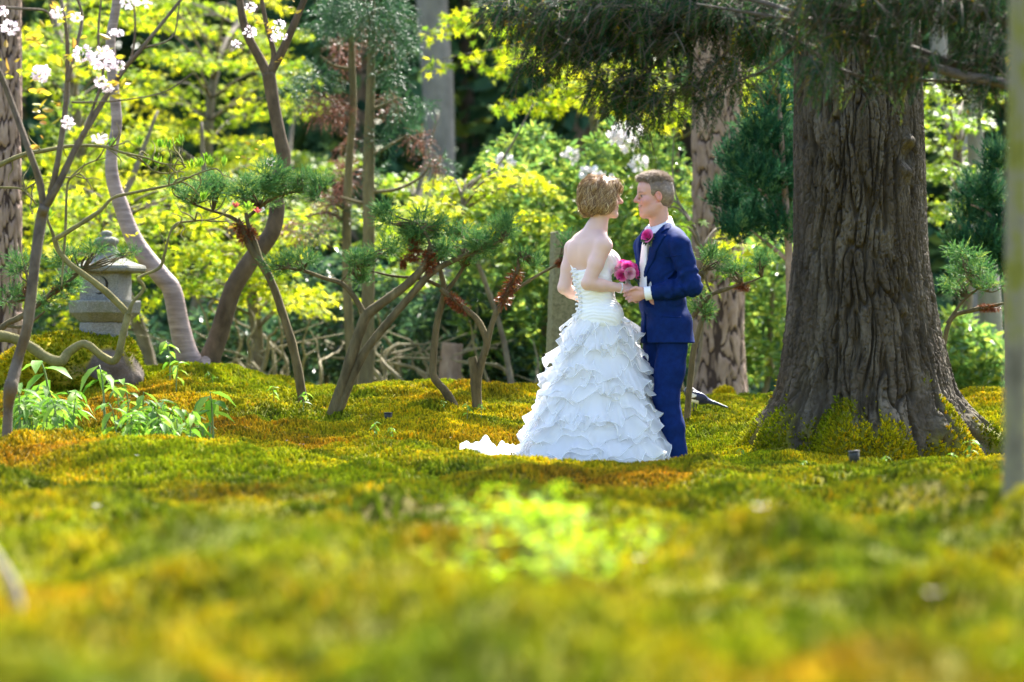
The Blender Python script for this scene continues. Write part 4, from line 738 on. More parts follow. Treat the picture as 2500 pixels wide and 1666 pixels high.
# ---- blurred birch trunk at the right foreground
M_BIRCH = simple('lichen_bark', [(0.30, (0.05, 0.045, 0.03)), (0.42, (0.11, 0.10, 0.075)), (0.50, (0.15, 0.14, 0.09)), (0.57, (0.13, 0.135, 0.012)), (0.70, (0.06, 0.055, 0.02))], 5.5, .8, .4, 40, .006, stretch=(1, 1, .5))
bb = gpt(2480, 13.6); bi = thing('birch_sapling', bb, 'blurred slim trunk with yellow lichen at the right edge', 'tree')
branchy('trunk', bi, np.array([bb - [0, 0, .1], at(2478, 1100, 13.6), at(2482, 600, 13.6), at(2490, 0, 13.6), at(2500, -700, 13.6), at(2510, -2400, 13.6)]), np.array([34, 30, 28, 27, 24, 8]) * 13.6 / FPX, M_BIRCH, 14, 60, .04, 3)
C = np.concatenate([in_ell((bb[0] + RNG.uniform(-.9, .9), 13.6 + RNG.uniform(-.9, .9), RNG.uniform(3.4, 5.6)), (.4, .4, .25), 60, .2) for _ in range(10)]); foliage('crown', bi, C, rdir(len(C)), .05, LEAF_T, M_MAPLE2)
for k in range(4): s = at(2495, -900 - 220 * k, 13.6); d = np.array([math.cos(2.1 * k), math.sin(2.1 * k), .7]); branchy('limb', bi, np.array([s, s + d * .4, s + d * .9]), [.02, .013, .004], M_BIRCH, 6)

# ---- yew boughs hanging in from the top right
M_YEW = leafmat('yew_needle', [(0, (0.010, 0.035, 0.016)), (.55, (0.022, 0.065, 0.025)), (.88, (0.06, 0.10, 0.02)), (.96, (0.22, 0.20, 0.012)), (1, (0.42, 0.22, 0.01))], .35, rough=.75, spec=.1)
M_YBARK = simple('yew_bark', [(0.3, (0.035, 0.028, 0.02)), (0.7, (0.12, 0.09, 0.065))], 9, .8, .4, 50)
yb = gpt(2950, 20.5); yw = thing('yew_tree', yb, 'dark yew whose boughs hang across the top right of the view', 'tree')
branchy('trunk', yw, np.array([yb - [0, 0, .1], yb + [.05, 0, 1.4], yb + [-.05, .1, 3.2], yb + [0, .1, 5.5]]), [.26, .2, .17, .06], M_YBARK, 14, 40, .12)
YB = [([(2900, 150, 0), (2500, 62, 0), (2380, 20, 0), (2250, -12, .2), (2050, -40, .5), (1850, -40, .8)], [40, 28, 24, 20, 16, 8]), ([(2900, 260, .2), (2480, 172, .2), (2350, 165, .2), (2220, 120, .3), (2060, 82, .4), (1985, 62, .5), (1880, 40, .6), (1700, 10, .8)], [40, 30, 27, 24, 20, 16, 11, 5]), ([(2900, 330, -.3), (2480, 212, -.3), (2340, 182, -.2), (2180, 132, 0), (2000, 60, .3), (1840, 0, .7), (1600, -30, 1.0), (1300, -40, 1.3)], [34, 25, 24, 20, 16, 13, 10, 5]), ([(2480, 210, .1), (2300, 198, .1), (2150, 195, .2), (2050, 168, .3), (1968, 112, .5), (1880, 60, .6)], [11, 9, 9, 8, 7, 4]), ([(1990, 70, .8), (1880, 163, .9), (1800, 200, 1), (1735, 238, 1.1), (1640, 270, 1.2), (1560, 300, 1.2)], [9, 7, 6, 5, 4, 3]), ([(1750, -20, 1.2), (1650, 50, 1.2), (1580, 75, 1.2), (1500, 80, 1.3), (1380, 90, 1.4)], [9, 7, 6, 5, 3]), ([(1500, -30, 1.4), (1400, 60, 1.5), (1320, 130, 1.5), (1270, 170, 1.6)], [8, 6, 4, 3]), ([(1700, 20, 1), (1640, 120, 1.2), (1560, 190, 1.2), (1500, 250, 1.3)], [7, 6, 4, 3]), ([(2900, 60, .6), (2400, -60, .6), (2000, -110, 1), (1600, -130, 1.4), (1200, -80, 1.8)], [34, 26, 20, 14, 5])]
ypaths = []
for k, (pts, rr) in enumerate(YB):
    P = pxline(pts, 20.3); branchy('bough', yw, P, np.array(rr) * 20.3 / FPX * .5, M_YBARK, 9, len(pts) * 9, .12, 10, seed=k); ypaths.append(spline(P, 60))
def yew_sprays():
    O = []; D = []
    def put(x, y, rx, ry, n, Yc, back=.8):
        n = int(n * (1.15 if Yc > 21 else .85)); c = at(x, y - (30 if Yc > 21 else 70), Yc); o = in_ell(c, (pxm(rx, Yc), back * .5, pxm(ry, Yc)), n, .05); O.append(o); d = RNG.normal(0, .5, (n, 3)); d[:, 0] -= .35; d[:, 2] -= .45; D.append(d)
    for x, y, rx, ry, n in [(1240, 40, 70, 40, 60), (1330, 70, 90, 60, 120), (1440, 60, 90, 70, 150), (1380, 140, 60, 40, 60), (1450, 150, 50, 45, 55), (1560, 60, 90, 60, 150), (1580, 130, 50, 50, 60), (1680, 50, 90, 60, 150), (1660, 130, 50, 40, 50), (1480, 235, 45, 45, 45), (1560, 215, 60, 35, 55), (1610, 265, 60, 30, 45), (1530, 275, 25, 30, 22), (1700, 225, 50, 25, 36), (1790, 185, 60, 22, 40), (1790, 60, 90, 50, 140), (1860, 110, 60, 40, 70), (1900, 50, 90, 50, 130)]: put(x, y, rx, ry, n, 21.6)
    for x, y, rx, ry, n in [(2010, 50, 90, 50, 130), (2120, 60, 100, 50, 140), (2240, 50, 90, 50, 120), (2060, 130, 70, 40, 70), (2170, 150, 80, 45, 80), (2250, 215, 45, 30, 40), (2180, 190, 40, 40, 35), (2330, 80, 80, 50, 100), (2420, 60, 70, 60, 110), (2400, 160, 70, 50, 90), (2440, 220, 45, 50, 80), (2400, 270, 30, 20, 30), (2010, 235, 26, 45, 30), (1985, 225, 22, 30, 20), (2560, 120, 90, 120, 120), (2700, 150, 120, 160, 140)]: put(x, y, rx, ry, n, 20.3)
    for P in ypaths:
        q = P[RNG.integers(8, 60, 60)]; O.append(q + RNG.normal(0, .03, q.shape)); d = RNG.normal(0, .5, q.shape); d[:, 2] -= .35; D.append(d)
    O = np.concatenate(O); D = np.concatenate(D); n = len(O); nn = 26
    C, Dn, sz, up = sprigs(O, D, RNG.uniform(.09, .19, n), nn, .032, 1.0, True, .4)
    foliage('crown', yw, C, Dn, sz, YEW_T, M_YEW, up, rnd=np.clip(np.repeat(RNG.random(n), nn) * .75 + RNG.random(n * nn) * .27, 0, 1))
    tw = []
    for o_, d_ in zip(O, D):
        d_ = d_ / np.linalg.norm(d_); tw.append(tube(np.array([o_, o_ + d_ * .1 - [0, 0, .004], o_ + d_ * .18 - [0, 0, .02]]), [.0035, .002], 3, 3))
    V, F = join(tw); build('twigs', yw and V, F, M_YBARK, yw)
    Cc = np.concatenate([in_ell((yb[0] + RNG.uniform(-2, 1.5), yb[1] + RNG.uniform(-2, 2), RNG.uniform(2.9, 5.6)), (.6, .6, .25), 40, .1) for _ in range(22)]); C, Dn, sz, up = sprigs(Cc, rdir(len(Cc), -.3), .3, 14, .08, 1.0, True, .3); foliage('crown', yw, C, Dn, sz, FLAT_T, M_YEW, up)
yew_sprays()
# ================================================================ IMPLICIT SURFACES (for stone, bird and people)
class Vox:
    def __init__(s, lo, hi, h):
        s.lo = np.array(lo, float); s.h = h; s.n = np.ceil((np.array(hi) - s.lo) / h).astype(int) + 1; s.f = np.full(s.n, 0.1, np.float32)
    def _box(s, lo, hi, m):
        a = np.clip(np.floor((np.array(lo) - m - s.lo) / s.h).astype(int), 0, s.n); b = np.clip(np.ceil((np.array(hi) + m - s.lo) / s.h).astype(int) + 1, 0, s.n)
        sl = tuple(slice(int(p), int(q)) for p, q in zip(a, b)); ax = [s.lo[i] + s.h * np.arange(a[i], b[i]) for i in range(3)]
        return sl, np.stack(np.meshgrid(*ax, indexing='ij'), -1)
    def _put(s, sl, d, k, op):
        f = s.f[sl]; d = d.astype(np.float32)
        if op == 'add':
            if k > 0: hh = np.clip(.5 + .5 * (f - d) / k, 0, 1); s.f[sl] = f * (1 - hh) + d * hh - k * hh * (1 - hh)
            else: s.f[sl] = np.minimum(f, d)
        else:
            d = -d; hh = np.clip(.5 - .5 * (f - d) / max(k, 1e-6), 0, 1); s.f[sl] = f * (1 - hh) + d * hh + k * hh * (1 - hh)
    def cap(s, a, b, ra, rb, k=0.01, op='add'):
        a = np.asarray(a, float); b = np.asarray(b, float); r = max(ra, rb); sl, P = s._box(np.minimum(a, b) - r, np.maximum(a, b) + r, k + 4 * s.h)
        if P.size == 0: return s
        ab = b - a; t = np.clip(((P - a) @ ab) / (ab @ ab + 1e-12), 0, 1); s._put(sl, np.linalg.norm(P - a - t[..., None] * ab, axis=-1) - (ra + (rb - ra) * t), k, op); return s
    def chain(s, pts, rs, k=0.01):
        for i in range(len(pts) - 1): s.cap(pts[i], pts[i + 1], rs[i], rs[i + 1], k)
        return s
    def ell(s, c, r, M=None, k=0.01, op='add'):
        c = np.asarray(c, float); r = np.asarray(r, float); R = r.max(); sl, P = s._box(c - R, c + R, k + 4 * s.h)
        if P.size == 0: return s
        q = P - c
        if M is not None: q = q @ M
        k0 = np.linalg.norm(q / r, axis=-1); k1 = np.linalg.norm(q / r ** 2, axis=-1) + 1e-9
        s._put(sl, np.where(k0 < 1e-4, -r.min(), k0 * (k0 - 1) / k1), k, op); return s
    def pts(s): return np.stack(np.meshgrid(*[s.lo[i] + s.h * np.arange(s.n[i]) for i in range(3)], indexing='ij'), -1)
    def mesh(s, smooth=1):
        f = s.f; S = f < 0; n = s.n
        c = np.zeros(n - 1, np.int8)
        for dx in (0, 1):
            for dy in (0, 1):
                for dz in (0, 1): c += S[dx:n[0] - 1 + dx, dy:n[1] - 1 + dy, dz:n[2] - 1 + dz]
        act = (c > 0) & (c < 8); I = np.argwhere(act); idx = np.full(n - 1, -1, np.int32); idx[act] = np.arange(len(I))
        corner = [(a, b, d) for a in (0, 1) for b in (0, 1) for d in (0, 1)]; fv = {q: f[I[:, 0] + q[0], I[:, 1] + q[1], I[:, 2] + q[2]] for q in corner}
        acc = np.zeros((len(I), 3)); cnt = np.zeros(len(I))
        for a in corner:
            for ax in range(3):
                if a[ax]: continue
                b = list(a); b[ax] = 1; b = tuple(b); fa, fb = fv[a], fv[b]; x = (fa < 0) != (fb < 0); t = np.where(x, fa / np.where(x, fa - fb, 1), 0)
                p = np.tile(np.array(a, float), (len(I), 1)); p[:, ax] += t; acc += p * x[:, None]; cnt += x
        V = s.lo + s.h * (I + acc / cnt[:, None]); Fs = []
        for ax in range(3):
            o1, o2 = [(1, 2), (2, 0), (0, 1)][ax]; sa = [slice(None)] * 3; sb = [slice(None)] * 3; sa[ax] = slice(0, -1); sb[ax] = slice(1, None)
            A = S[tuple(sa)]; B = S[tuple(sb)]; E = np.argwhere(A != B); E = E[(E[:, o1] > 0) & (E[:, o2] > 0) & (E[:, o1] < n[o1] - 1) & (E[:, o2] < n[o2] - 1)]
            if not len(E): continue
            e1 = np.zeros(3, int); e1[o1] = 1; e2 = np.zeros(3, int); e2[o2] = 1
            q = [idx[tuple((E + d).T)] for d in (-e1 - e2, -e2, 0 * e1, -e1)]; Q = np.stack(q, 1); fl = ~A[tuple(E.T)]; Q[fl] = Q[fl][:, ::-1]; Fs.append(Q)
        F = np.concatenate(Fs)
        for _ in range(smooth):
            a = np.zeros_like(V); m = np.zeros(len(V))
            for i in range(4):
                j = (i + 1) % 4; np.add.at(a, F[:, i], V[F[:, j]]); np.add.at(m, F[:, i], 1); np.add.at(a, F[:, j], V[F[:, i]]); np.add.at(m, F[:, j], 1)
            V = V * .4 + .6 * a / np.maximum(m, 1)[:, None]
        return V, F

# ================================================================ LANTERN, ROCK, SLAB
M_GRANITE = None
def granite(name, a, b, c, moss=.5):
    m, t, o = new_mat(name)
    base = ramp(t, [(0.3, a), (0.5, b), (0.72, c)], noise_n(t, 95, 4, .85)); big = noise_n(t, 7, 4, .6)
    g = ramp(t, [(0.45, (0, 0, 0)), (0.68, (moss, moss, moss))], big); col = mixc(t, base, (0.11, 0.115, 0.05, 1), g)
    principled(t, o, col, .9, bump_n(t, noise_n(t, 90, 4, .7), .7, .006), .2); return m
M_GRANITE = granite('granite', (0.07, 0.07, 0.06), (0.16, 0.16, 0.135), (0.30, 0.29, 0.25), .7)
M_GRANITE2 = granite('granite_pale', (0.08, 0.078, 0.075), (0.19, 0.185, 0.175), (0.36, 0.35, 0.33), .35)
def ngon_rings(c, rings, n, rot, rough=.0):             # rings (z, circumradius) of a regular n-gon, bevelled corners
    V = []; m = n * 3
    for z, r in rings:
        for k in range(n):
            for dl in (-.09, 0, .09):
                a = rot + 2 * math.pi * (k + dl * n / (2 * math.pi)) / n; ap = r * math.cos(math.pi / n) / max(math.cos(((a - rot + math.pi / n) % (2 * math.pi / n)) - math.pi / n), .2) if False else r
                rr = r * (1.0 if dl == 0 else 1.0); aa = 2 * math.pi * dl / (2 * math.pi)
                # point on the polygon edge near the corner
                p0 = np.array([math.cos(rot + 2 * math.pi * k / n), math.sin(rot + 2 * math.pi * k / n)]) * r; kk = k + (1 if dl > 0 else -1); p1 = np.array([math.cos(rot + 2 * math.pi * kk / n), math.sin(rot + 2 * math.pi * kk / n)]) * r
                p = p0 * .97 if dl == 0 else p0 + (p1 - p0) * .07
                V.append([c[0] + p[0], c[1] + p[1], z])
    V = np.array(V); R = len(rings); F = []
    for i in range(R - 1):
        for j in range(m): F.append([i * m + j, i * m + (j + 1) % m, (i + 1) * m + (j + 1) % m, (i + 1) * m + j])
    b = len(V); V = np.concatenate([V, [[c[0], c[1], rings[0][0]], [c[0], c[1], rings[-1][0]]]])
    F = list(tri(np.array(F))); F += [[b, (j + 1) % m, j] for j in range(m)] + [[b + 1, (R - 1) * m + j, (R - 1) * m + (j + 1) % m] for j in range(m)]
    return V, np.array(F)
LY = 27.5; lz = lambda py: at(0, py, LY)[2]; lr = lambda px: pxm(px, LY)
lc = at(256, 0, LY)
ln = thing('stone_lantern', np.array([lc[0], LY, lz(846)]), 'granite garden lantern standing on the mossy rock', 'stone lantern')
V, F = ngon_rings((lc[0] - lr(3), LY), [(lz(858), lr(62)), (lz(845), lr(62)), (lz(790), lr(60)), (lz(788), lr(58))], 6, math.radians(4)); build('shaft', V, F, M_GRANITE2, ln, smooth=False)
V, F = ngon_rings((lc[0], LY), [(lz(787.5), lr(60)), (lz(784), lr(66)), (lz(764), lr(89)), (lz(738), lr(91)), (lz(734), lr(88)), (lz(733), lr(60))], 6, math.radians(8)); build('platform', V, F, M_GRANITE, ln, smooth=False)
def light_box():
    a = math.radians(13); ca, sa = math.cos(a), math.sin(a); hw = lr(50); z0, z1 = lz(735), lz(667); v = Vox((-.19, -.19, z0 - .03), (.19, .19, z1 + .03), .004); P = v.pts()
    q = np.abs(P - [0, 0, (z0 + z1) / 2]) - [hw - .008, hw - .008, (z1 - z0) / 2 - .006]; v.f = (np.linalg.norm(np.maximum(q, 0), axis=-1) + np.minimum(q.max(-1), 0) - .008).astype(np.float32)
    # crescent cut in the front face, window in the left face
    c = np.hypot(P[..., 0] - .005, P[..., 2] - (z0 + z1) / 2 - .01) - lr(22); c2 = np.hypot(P[..., 0] + .012, P[..., 2] - (z0 + z1) / 2 - .016) - lr(21); cres = np.maximum(np.maximum(c, -c2), P[..., 1] + hw - .045); v.f = np.maximum(v.f, -cres).astype(np.float32)
    wn = np.maximum(np.maximum(np.abs(P[..., 1]) - lr(28), np.abs(P[..., 2] - (z0 + z1) / 2) - lr(22)), P[..., 0] + hw - .05); v.f = np.maximum(v.f, -wn).astype(np.float32)
    V, F = v.mesh(0); V = np.stack([lc[0] + V[:, 0] * ca + V[:, 1] * sa + lr(2), LY - V[:, 0] * sa + V[:, 1] * ca, V[:, 2]], 1); return V, F
V, F = light_box(); build('light_box', V, F, M_GRANITE2, ln, smooth=False)
def roof():
    prof = [(671, 84), (668, 94), (662, 96), (655, 93), (648, 76), (640, 60), (632, 46), (622, 33), (612, 25), (604, 22), (600, 21)]
    V, F = ngon_rings((lc[0] + lr(8), LY), [(lz(p), lr(r)) for p, r in prof], 6, math.radians(6))
    c = np.array([lc[0] + lr(8), LY]); d = V[:, :2] - c; r = np.linalg.norm(d, axis=1); a = np.arctan2(d[:, 1], d[:, 0]) - math.radians(6)
    V[:, 2] += .02 * np.cos(6 * a) * (r / lr(96)) ** 3; return V, F
V, F = roof(); build('roof', V, F, M_GRANITE, ln, smooth=False)
def finial():
    th = np.linspace(0, 2 * np.pi, 48, endpoint=False); prof = [(603, 18), (600, 23), (596, 27), (590, 29), (584, 27), (580, 20), (578, 12), (577, 11), (574, 13.5), (569, 14), (565, 10), (563, 4), (562.5, .5)]
    V = []
    for py, r in prof:
        lob = 1 + (.11 * np.abs(np.cos(4 * th)) - .06 if 579 < py < 602 else 0); rr = lr(r) * lob; V.append(np.stack([lc[0] + lr(4) + rr * np.cos(th), LY + rr * np.sin(th), np.full(48, lz(py))], 1))
    V = np.concatenate(V); i = np.arange(len(prof) - 1)[:, None] * 48; j = np.arange(48)[None]; F = np.stack([i + j, i + (j + 1) % 48, i + 48 + (j + 1) % 48, i + 48 + j], -1).reshape(-1, 4); return V, F
V, F = finial(); build('finial', V, F, M_GRANITE, ln)

def mossy_rock_mat():
    m, t, o = new_mat('mossy_rock'); a = t.nodes.new('ShaderNodeAttribute'); a.attribute_name = 'moss'
    st = ramp(t, [(0.3, (0.05, 0.042, 0.035)), (0.7, (0.15, 0.125, 0.105))], noise_n(t, 9, 5, .7)); mc = ramp(t, [(0.3, (0.10, 0.12, 0.006)), (0.5, (0.27, 0.235, 0.01)), (0.75, (0.42, 0.34, 0.015))], noise_n(t, 11, 5, .7))
    principled(t, o, mixc(t, st, mc, a.outputs['Fac']), .95, bump_n(t, noise_n(t, 60, 5, .7), .9, .012), .1); return m
M_ROCK = mossy_rock_mat()
def rock(name, prims, label, lo, hi, mossf, h=.011, base=None, amp=.05, dens=6500):
    v = Vox(lo, hi, h)
    for c, r, k in prims: v.ell(c, r, None, k)
    P = v.pts().reshape(-1, 3); d = (fbm(P * 4.2, 13, 4) * amp).reshape(v.f.shape); v.f = (v.f + d).astype(np.float32)
    V, F = v.mesh(1); ms = mossf(V); V = V + np.array([0, 0, 1]) * (ms * .02 * (1 + fbm(V * 16, 3, 3)))[:, None]
    o = thing(name, base, label, 'rock'); st = build('stone', V, F, M_ROCK, o, attrs={'moss': ms}); trunk_moss(st, o, dens, 9, .5, .95); return o
def rc(px, py, dy=0): return at(px, py, LY + dy)
rock('mossy_rock', [(rc(150, 905, .05), (.42, .4, .24), .08), (rc(255, 895, 0), (.28, .36, .22), .08), (rc(60, 930, .1), (.3, .3, .16), .08), (rc(300, 930, 0), (.16, .3, .2), .06)], 'boulder cushioned with golden moss beneath the stone lantern', (rc(-40, 0)[0], LY - .6, .1), (rc(390, 0)[0], LY + .7, 1.05),
     lambda V: sstep(.0, .18, fbm(V * 3.0, 21, 3) * .6 + (V[:, 2] - .60) * 1.1 + .25 - .9 * np.exp(-((V[:, 0] - rc(270, 0)[0]) ** 2 / .007 + (V[:, 2] - rc(0, 890)[2]) ** 2 / .012)) * (V[:, 1] < LY)), base=rc(170, 950))
rock('small_rock', [(at(2360, 1075, 26.3), (.05, .05, .04), .01)], 'small mossy stone on the moss right of the old tree', at(2330, 1100, 26.1) - .05, at(2390, 1040, 26.5) + .05, lambda V: np.full(len(V), .6), .006, at(2360, 1085, 26.3), .01, 150)
rock('moss_cushion', [(at(1768, 985, 29.6), (.09, .09, .11), .01)], 'rounded green moss cushion at the foot of the pine trunk', at(1720, 1040, 29.4) - .05, at(1820, 930, 29.8) + .08, lambda V: np.ones(len(V)), .01, at(1768, 1000, 29.6), .015, 900)

M_SLAB = simple('slab_stone', [(0.3, (0.075, 0.07, 0.035)), (0.5, (0.15, 0.14, 0.075)), (0.75, (0.24, 0.225, 0.13))], 42, .9, .8, 90, .008)
def slab():
    Y = 28.6; z0 = gpt(1370, Y)[2] - .1; z1 = at(0, 568, Y)[2]; x0, x1 = at(1333, 0, Y)[0], at(1450, 0, Y)[0]; zs = np.linspace(z0, z1, 40); V = []
    n = 40; th = np.linspace(0, 2 * np.pi, n, endpoint=False); sq = lambda c, p: np.sign(c) * np.abs(c) ** p
    for z in np.concatenate([zs, [z1 + .004]]):
        k = 1.0 if z <= z1 else .96; sh = (z - z0) * .035; cx = (x0 + x1) / 2 + sh * .6; hx = (x1 - x0) / 2 - (z - z0) * .015; ca, sa = math.cos(.22), math.sin(.22); u = sq(np.cos(th), .16) * hx * k; v = sq(np.sin(th), .16) * .09 * k
        V.append(np.stack([cx + u * ca - v * sa, Y + u * sa + v * ca, np.full(n, z)], 1))
    V = np.concatenate(V); V += fbm(V * 7, 9, 4)[:, None] * .006; R = len(zs) + 1; i = np.arange(R - 1)[:, None] * n; j = np.arange(n)[None]; F = np.stack([i + j, i + (j + 1) % n, i + n + (j + 1) % n, i + n + j], -1).reshape(-1, 4)
    b = len(V); V = np.concatenate([V, [V[-n:].mean(0)]]); F = np.concatenate([tri(F), [[b, (R - 1) * n + q, (R - 1) * n + (q + 1) % n] for q in range(n)]])
    tag(build('stone_slab', V, F, M_SLAB, None, (float((x0 + x1) / 2), Y, float(z0)), smooth=False), 'upright olive stone slab standing behind the bride', 'stone slab')
slab()

# ---- garden spotlights: dark cylinders and a box set in the moss
M_DARK = simple('dark_metal', [(0.4, (0.008, 0.010, 0.012)), (0.7, (0.02, 0.024, 0.026))], 8, .45, 0)
def spot(px, Y, w_, h_, label, lean=0.0, rot=0.0):
    g = gpt(px, Y); o = thing('garden_spotlight', g, label, 'spotlight', 'dark garden spotlights in the moss'); r = pxm(w_, Y) / 2; H = pxm(h_, Y); d = np.array([math.sin(lean), 0, math.cos(lean)])
    V, F = tube(np.array([g - [0, 0, .04], g + d * H * .94, g + d * H]), [r, r, r * .93], 3, 20); build('housing', V, F, M_DARK, o)
    V, F = tube(np.array([g + d * H * .86, g + d * H * 1.02]), [r * 1.08, r * 1.08], 2, 20); build('rim', V, F, M_DARK, o)
spot(947, 25.6, 19, 26, 'dark upright spotlight housing in the moss left of the bride', .03)
spot(2087, 21.2, 26, 30, 'dark spotlight housing in front of the roots of the old tree', -.08)

# ---- magpie
def magpie():
    Y = 26.2; sc = Y / FPX
    def p(px, py, dy=0): return at(px, py, Y + dy)
    lo, hi = p(1655, 1000, -.12), p(1780, 925, .12); v = Vox(lo - .03, hi + .03, .004)
    v.ell(p(1704, 960), (.075, .045, .042), np.array(Matrix.Rotation(math.radians(18), 3, 'Y')), .01).ell(p(1686, 948), (.045, .037, .038), None, .02).ell(p(1682, 940), (.03, .026, .026), None, .015)
    v.cap(p(1677, 941), p(1667, 944), .011, .003, .004)                                           # beak
    v.cap(p(1722, 965), p(1745, 973), .02, .012, .012); v.cap(p(1742, 971), p(1776, 983), .012, .006, .004)   # rump and tail
    v.ell(p(1708, 955, -.038), (.06, .012, .024), np.array(Matrix.Rotation(math.radians(20), 3, 'Y')), .006); v.ell(p(1708, 955, .038), (.06, .012, .024), np.array(Matrix.Rotation(math.radians(20), 3, 'Y')), .006)
    g1 = gpt(1694, Y); 
    V, F = v.mesh(1); px = V[:, 0] / V[:, 1] * FPX + 1250; py = HOR - (V[:, 2] - CAMZ) / V[:, 1] * FPX
    col = np.tile([0.012, 0.012, 0.016], (len(V), 1)); bl = (px > 1700) & (py < 985); col[bl] = [0.012, 0.018, 0.075]; tail = px > 1735; col[tail] = [0.01, 0.03, 0.05]
    white = (((px - 1688) / 13) ** 2 + ((py - 954) / 5) ** 2 < 1) & (np.abs(V[:, 1] - Y) > .02); belly = (py > 963 + (px - 1690) * .25) & (px < 1706) & (px > 1676); col[white | belly] = [.75, .75, .78]
    foot = float(gpt(1696, Y)[2]); dz = foot + .055 - V[:, 2][px < 1730].min(); base = np.array([p(1696, 0)[0], Y, foot])
    o = thing('magpie', base, 'black and white magpie with a long tail standing on the moss behind the groom', 'bird'); V[:, 2] += dz; build('body', V, F, vcol('feather', .35, spec=.5), o, cols={'Col': col})
    for q in (-.015, .015):
        a = np.array([p(1697, 0)[0] + q * .6, Y + q, foot + .07]); b = np.array([p(1694, 0)[0] + q * .6, Y + q, foot - .005]); V, F = tube(np.array([a, (a + b) / 2 + [.004, 0, 0], b]), [.005, .0035, .004], 6, 6); V2, F2 = tube(np.array([b + [.012, 0, .004], b + [0, 0, .005], b + [-.022, 0, .003]]), [.003, .003, .002], 5, 5); V, F = join([(V, F), (V2, F2)]); build('leg', V, F, M_DARK, o)
magpie()

# ================================================================ SMALL PLANTS AND PETALS
M_SEAL = leafmat('seedling_leaf', [(0, (0.07, 0.19, 0.015)), (.5, (0.13, 0.28, 0.024)), (1, (0.24, 0.39, 0.04))], .5, rough=.55, spec=.25)
M_SSTEM = simple('seedling_stem', [(0.4, (0.13, 0.16, 0.06)), (0.7, (0.10, 0.22, 0.06))], 20, .6, 0)
_plant_cache = {}
def plant_proto(kind):
    protos = []
    r = np.random.default_rng(100 + kind)
    for v in range(5):
        H = 1.0; bend = r.uniform(.05, .22); a0 = r.uniform(0, 6.28); bx, by = math.cos(a0) * bend, math.sin(a0) * bend
        P = np.array([[0, 0, -.08], [bx * .1, by * .1, .45], [bx * .5, by * .5, .8], [bx * 1.3, by * 1.3, .98]]); st = tube(P, [.02, .018, .014, .008], 9, 5); stm = mesh_data('stem', *st, M_SSTEM)
        lv = []; P2 = spline(P, 20); nl = 7 if kind == 0 else 6
        for q in range(nl):
            t = (.42 + .58 * q / (nl - 1)) if kind == 0 else (.25 + .75 * q / (nl - 1)); c = P2[int(t * 19)]; a = a0 + q * 2.4 + r.normal(0, .3); d = np.array([[math.cos(a), math.sin(a), (-.25 if kind == 0 else .5) + r.normal(0, .25)]]); up = np.array([[0, 0, 1.0]]) + r.normal(0, .2, (1, 3))
            TV, TF = (np.array([[0, 0, 0], [.17, .3, .05], [.16, .62, -.03], [0, 1, -.3], [-.16, .62, -.03], [-.17, .3, .05], [0, .32, -.03], [0, .65, -.1]]), np.array([[0, 1, 6], [1, 2, 7], [1, 7, 6], [2, 3, 7], [3, 4, 7], [4, 5, 6], [4, 6, 7], [5, 0, 6]]))
            D, S, N = frames(1, d, up); V, F = scatter(c[None], D, S, N, np.array([r.uniform(.28, .46) * (1.15 if kind == 0 else .9)]), TV, TF); lv.append(mesh_data('leaf', V, F, M_SEAL, attrs={'rnd': np.full(len(V), r.random())}))
        protos.append((stm, lv))
    return protos
PROTO = [plant_proto(0), plant_proto(1)]
M_LIME = leafmat('lime_leaf', [(0, (0.16, 0.30, 0.008)), (.5, (0.30, 0.44, 0.010)), (1, (0.44, 0.55, 0.015))], .55, rough=.7, spec=.12)
for _s, _l in PROTO[1]:
    for _m in _l: _m.materials[0] = M_LIME
def plant(px, Y, h, label, group, kind=0, v=0, name='woodland_seedling', leaves=None, lean=0.0):
    g = gpt(px, Y); o = thing(name, g, label, 'seedling', group); o.rotation_euler = (RNG.normal(0, .06), lean + RNG.normal(0, .06), RNG.uniform(0, 6.28)); o.scale = (h * RNG.uniform(.8, 1.05),) * 2 + (h,)
    stm, lv = PROTO[kind][v % 5]
    for nm, me in [('stem', stm)] + [('leaf', l) for l in (lv if leaves is None else lv[-leaves:])]:
        c = bpy.data.objects.new(nm, me); COL.objects.link(c); c.parent = o
    return o
k = 0
for _ in range(34): plant(RNG.uniform(35, 195), RNG.uniform(22.6, 24.4), RNG.uniform(.22, .36), 'bright green drooping seedling in the thick clump beside the sapling at the left', 'seedlings in the clump at the left', 0, k); k += 1
for _ in range(30): plant(RNG.normal(395, 65), RNG.uniform(22.5, 23.9), RNG.uniform(.18, .33), 'bright green drooping seedling in the loose clump below the cherry stems', 'seedlings in the loose clump', 0, k); k += 1
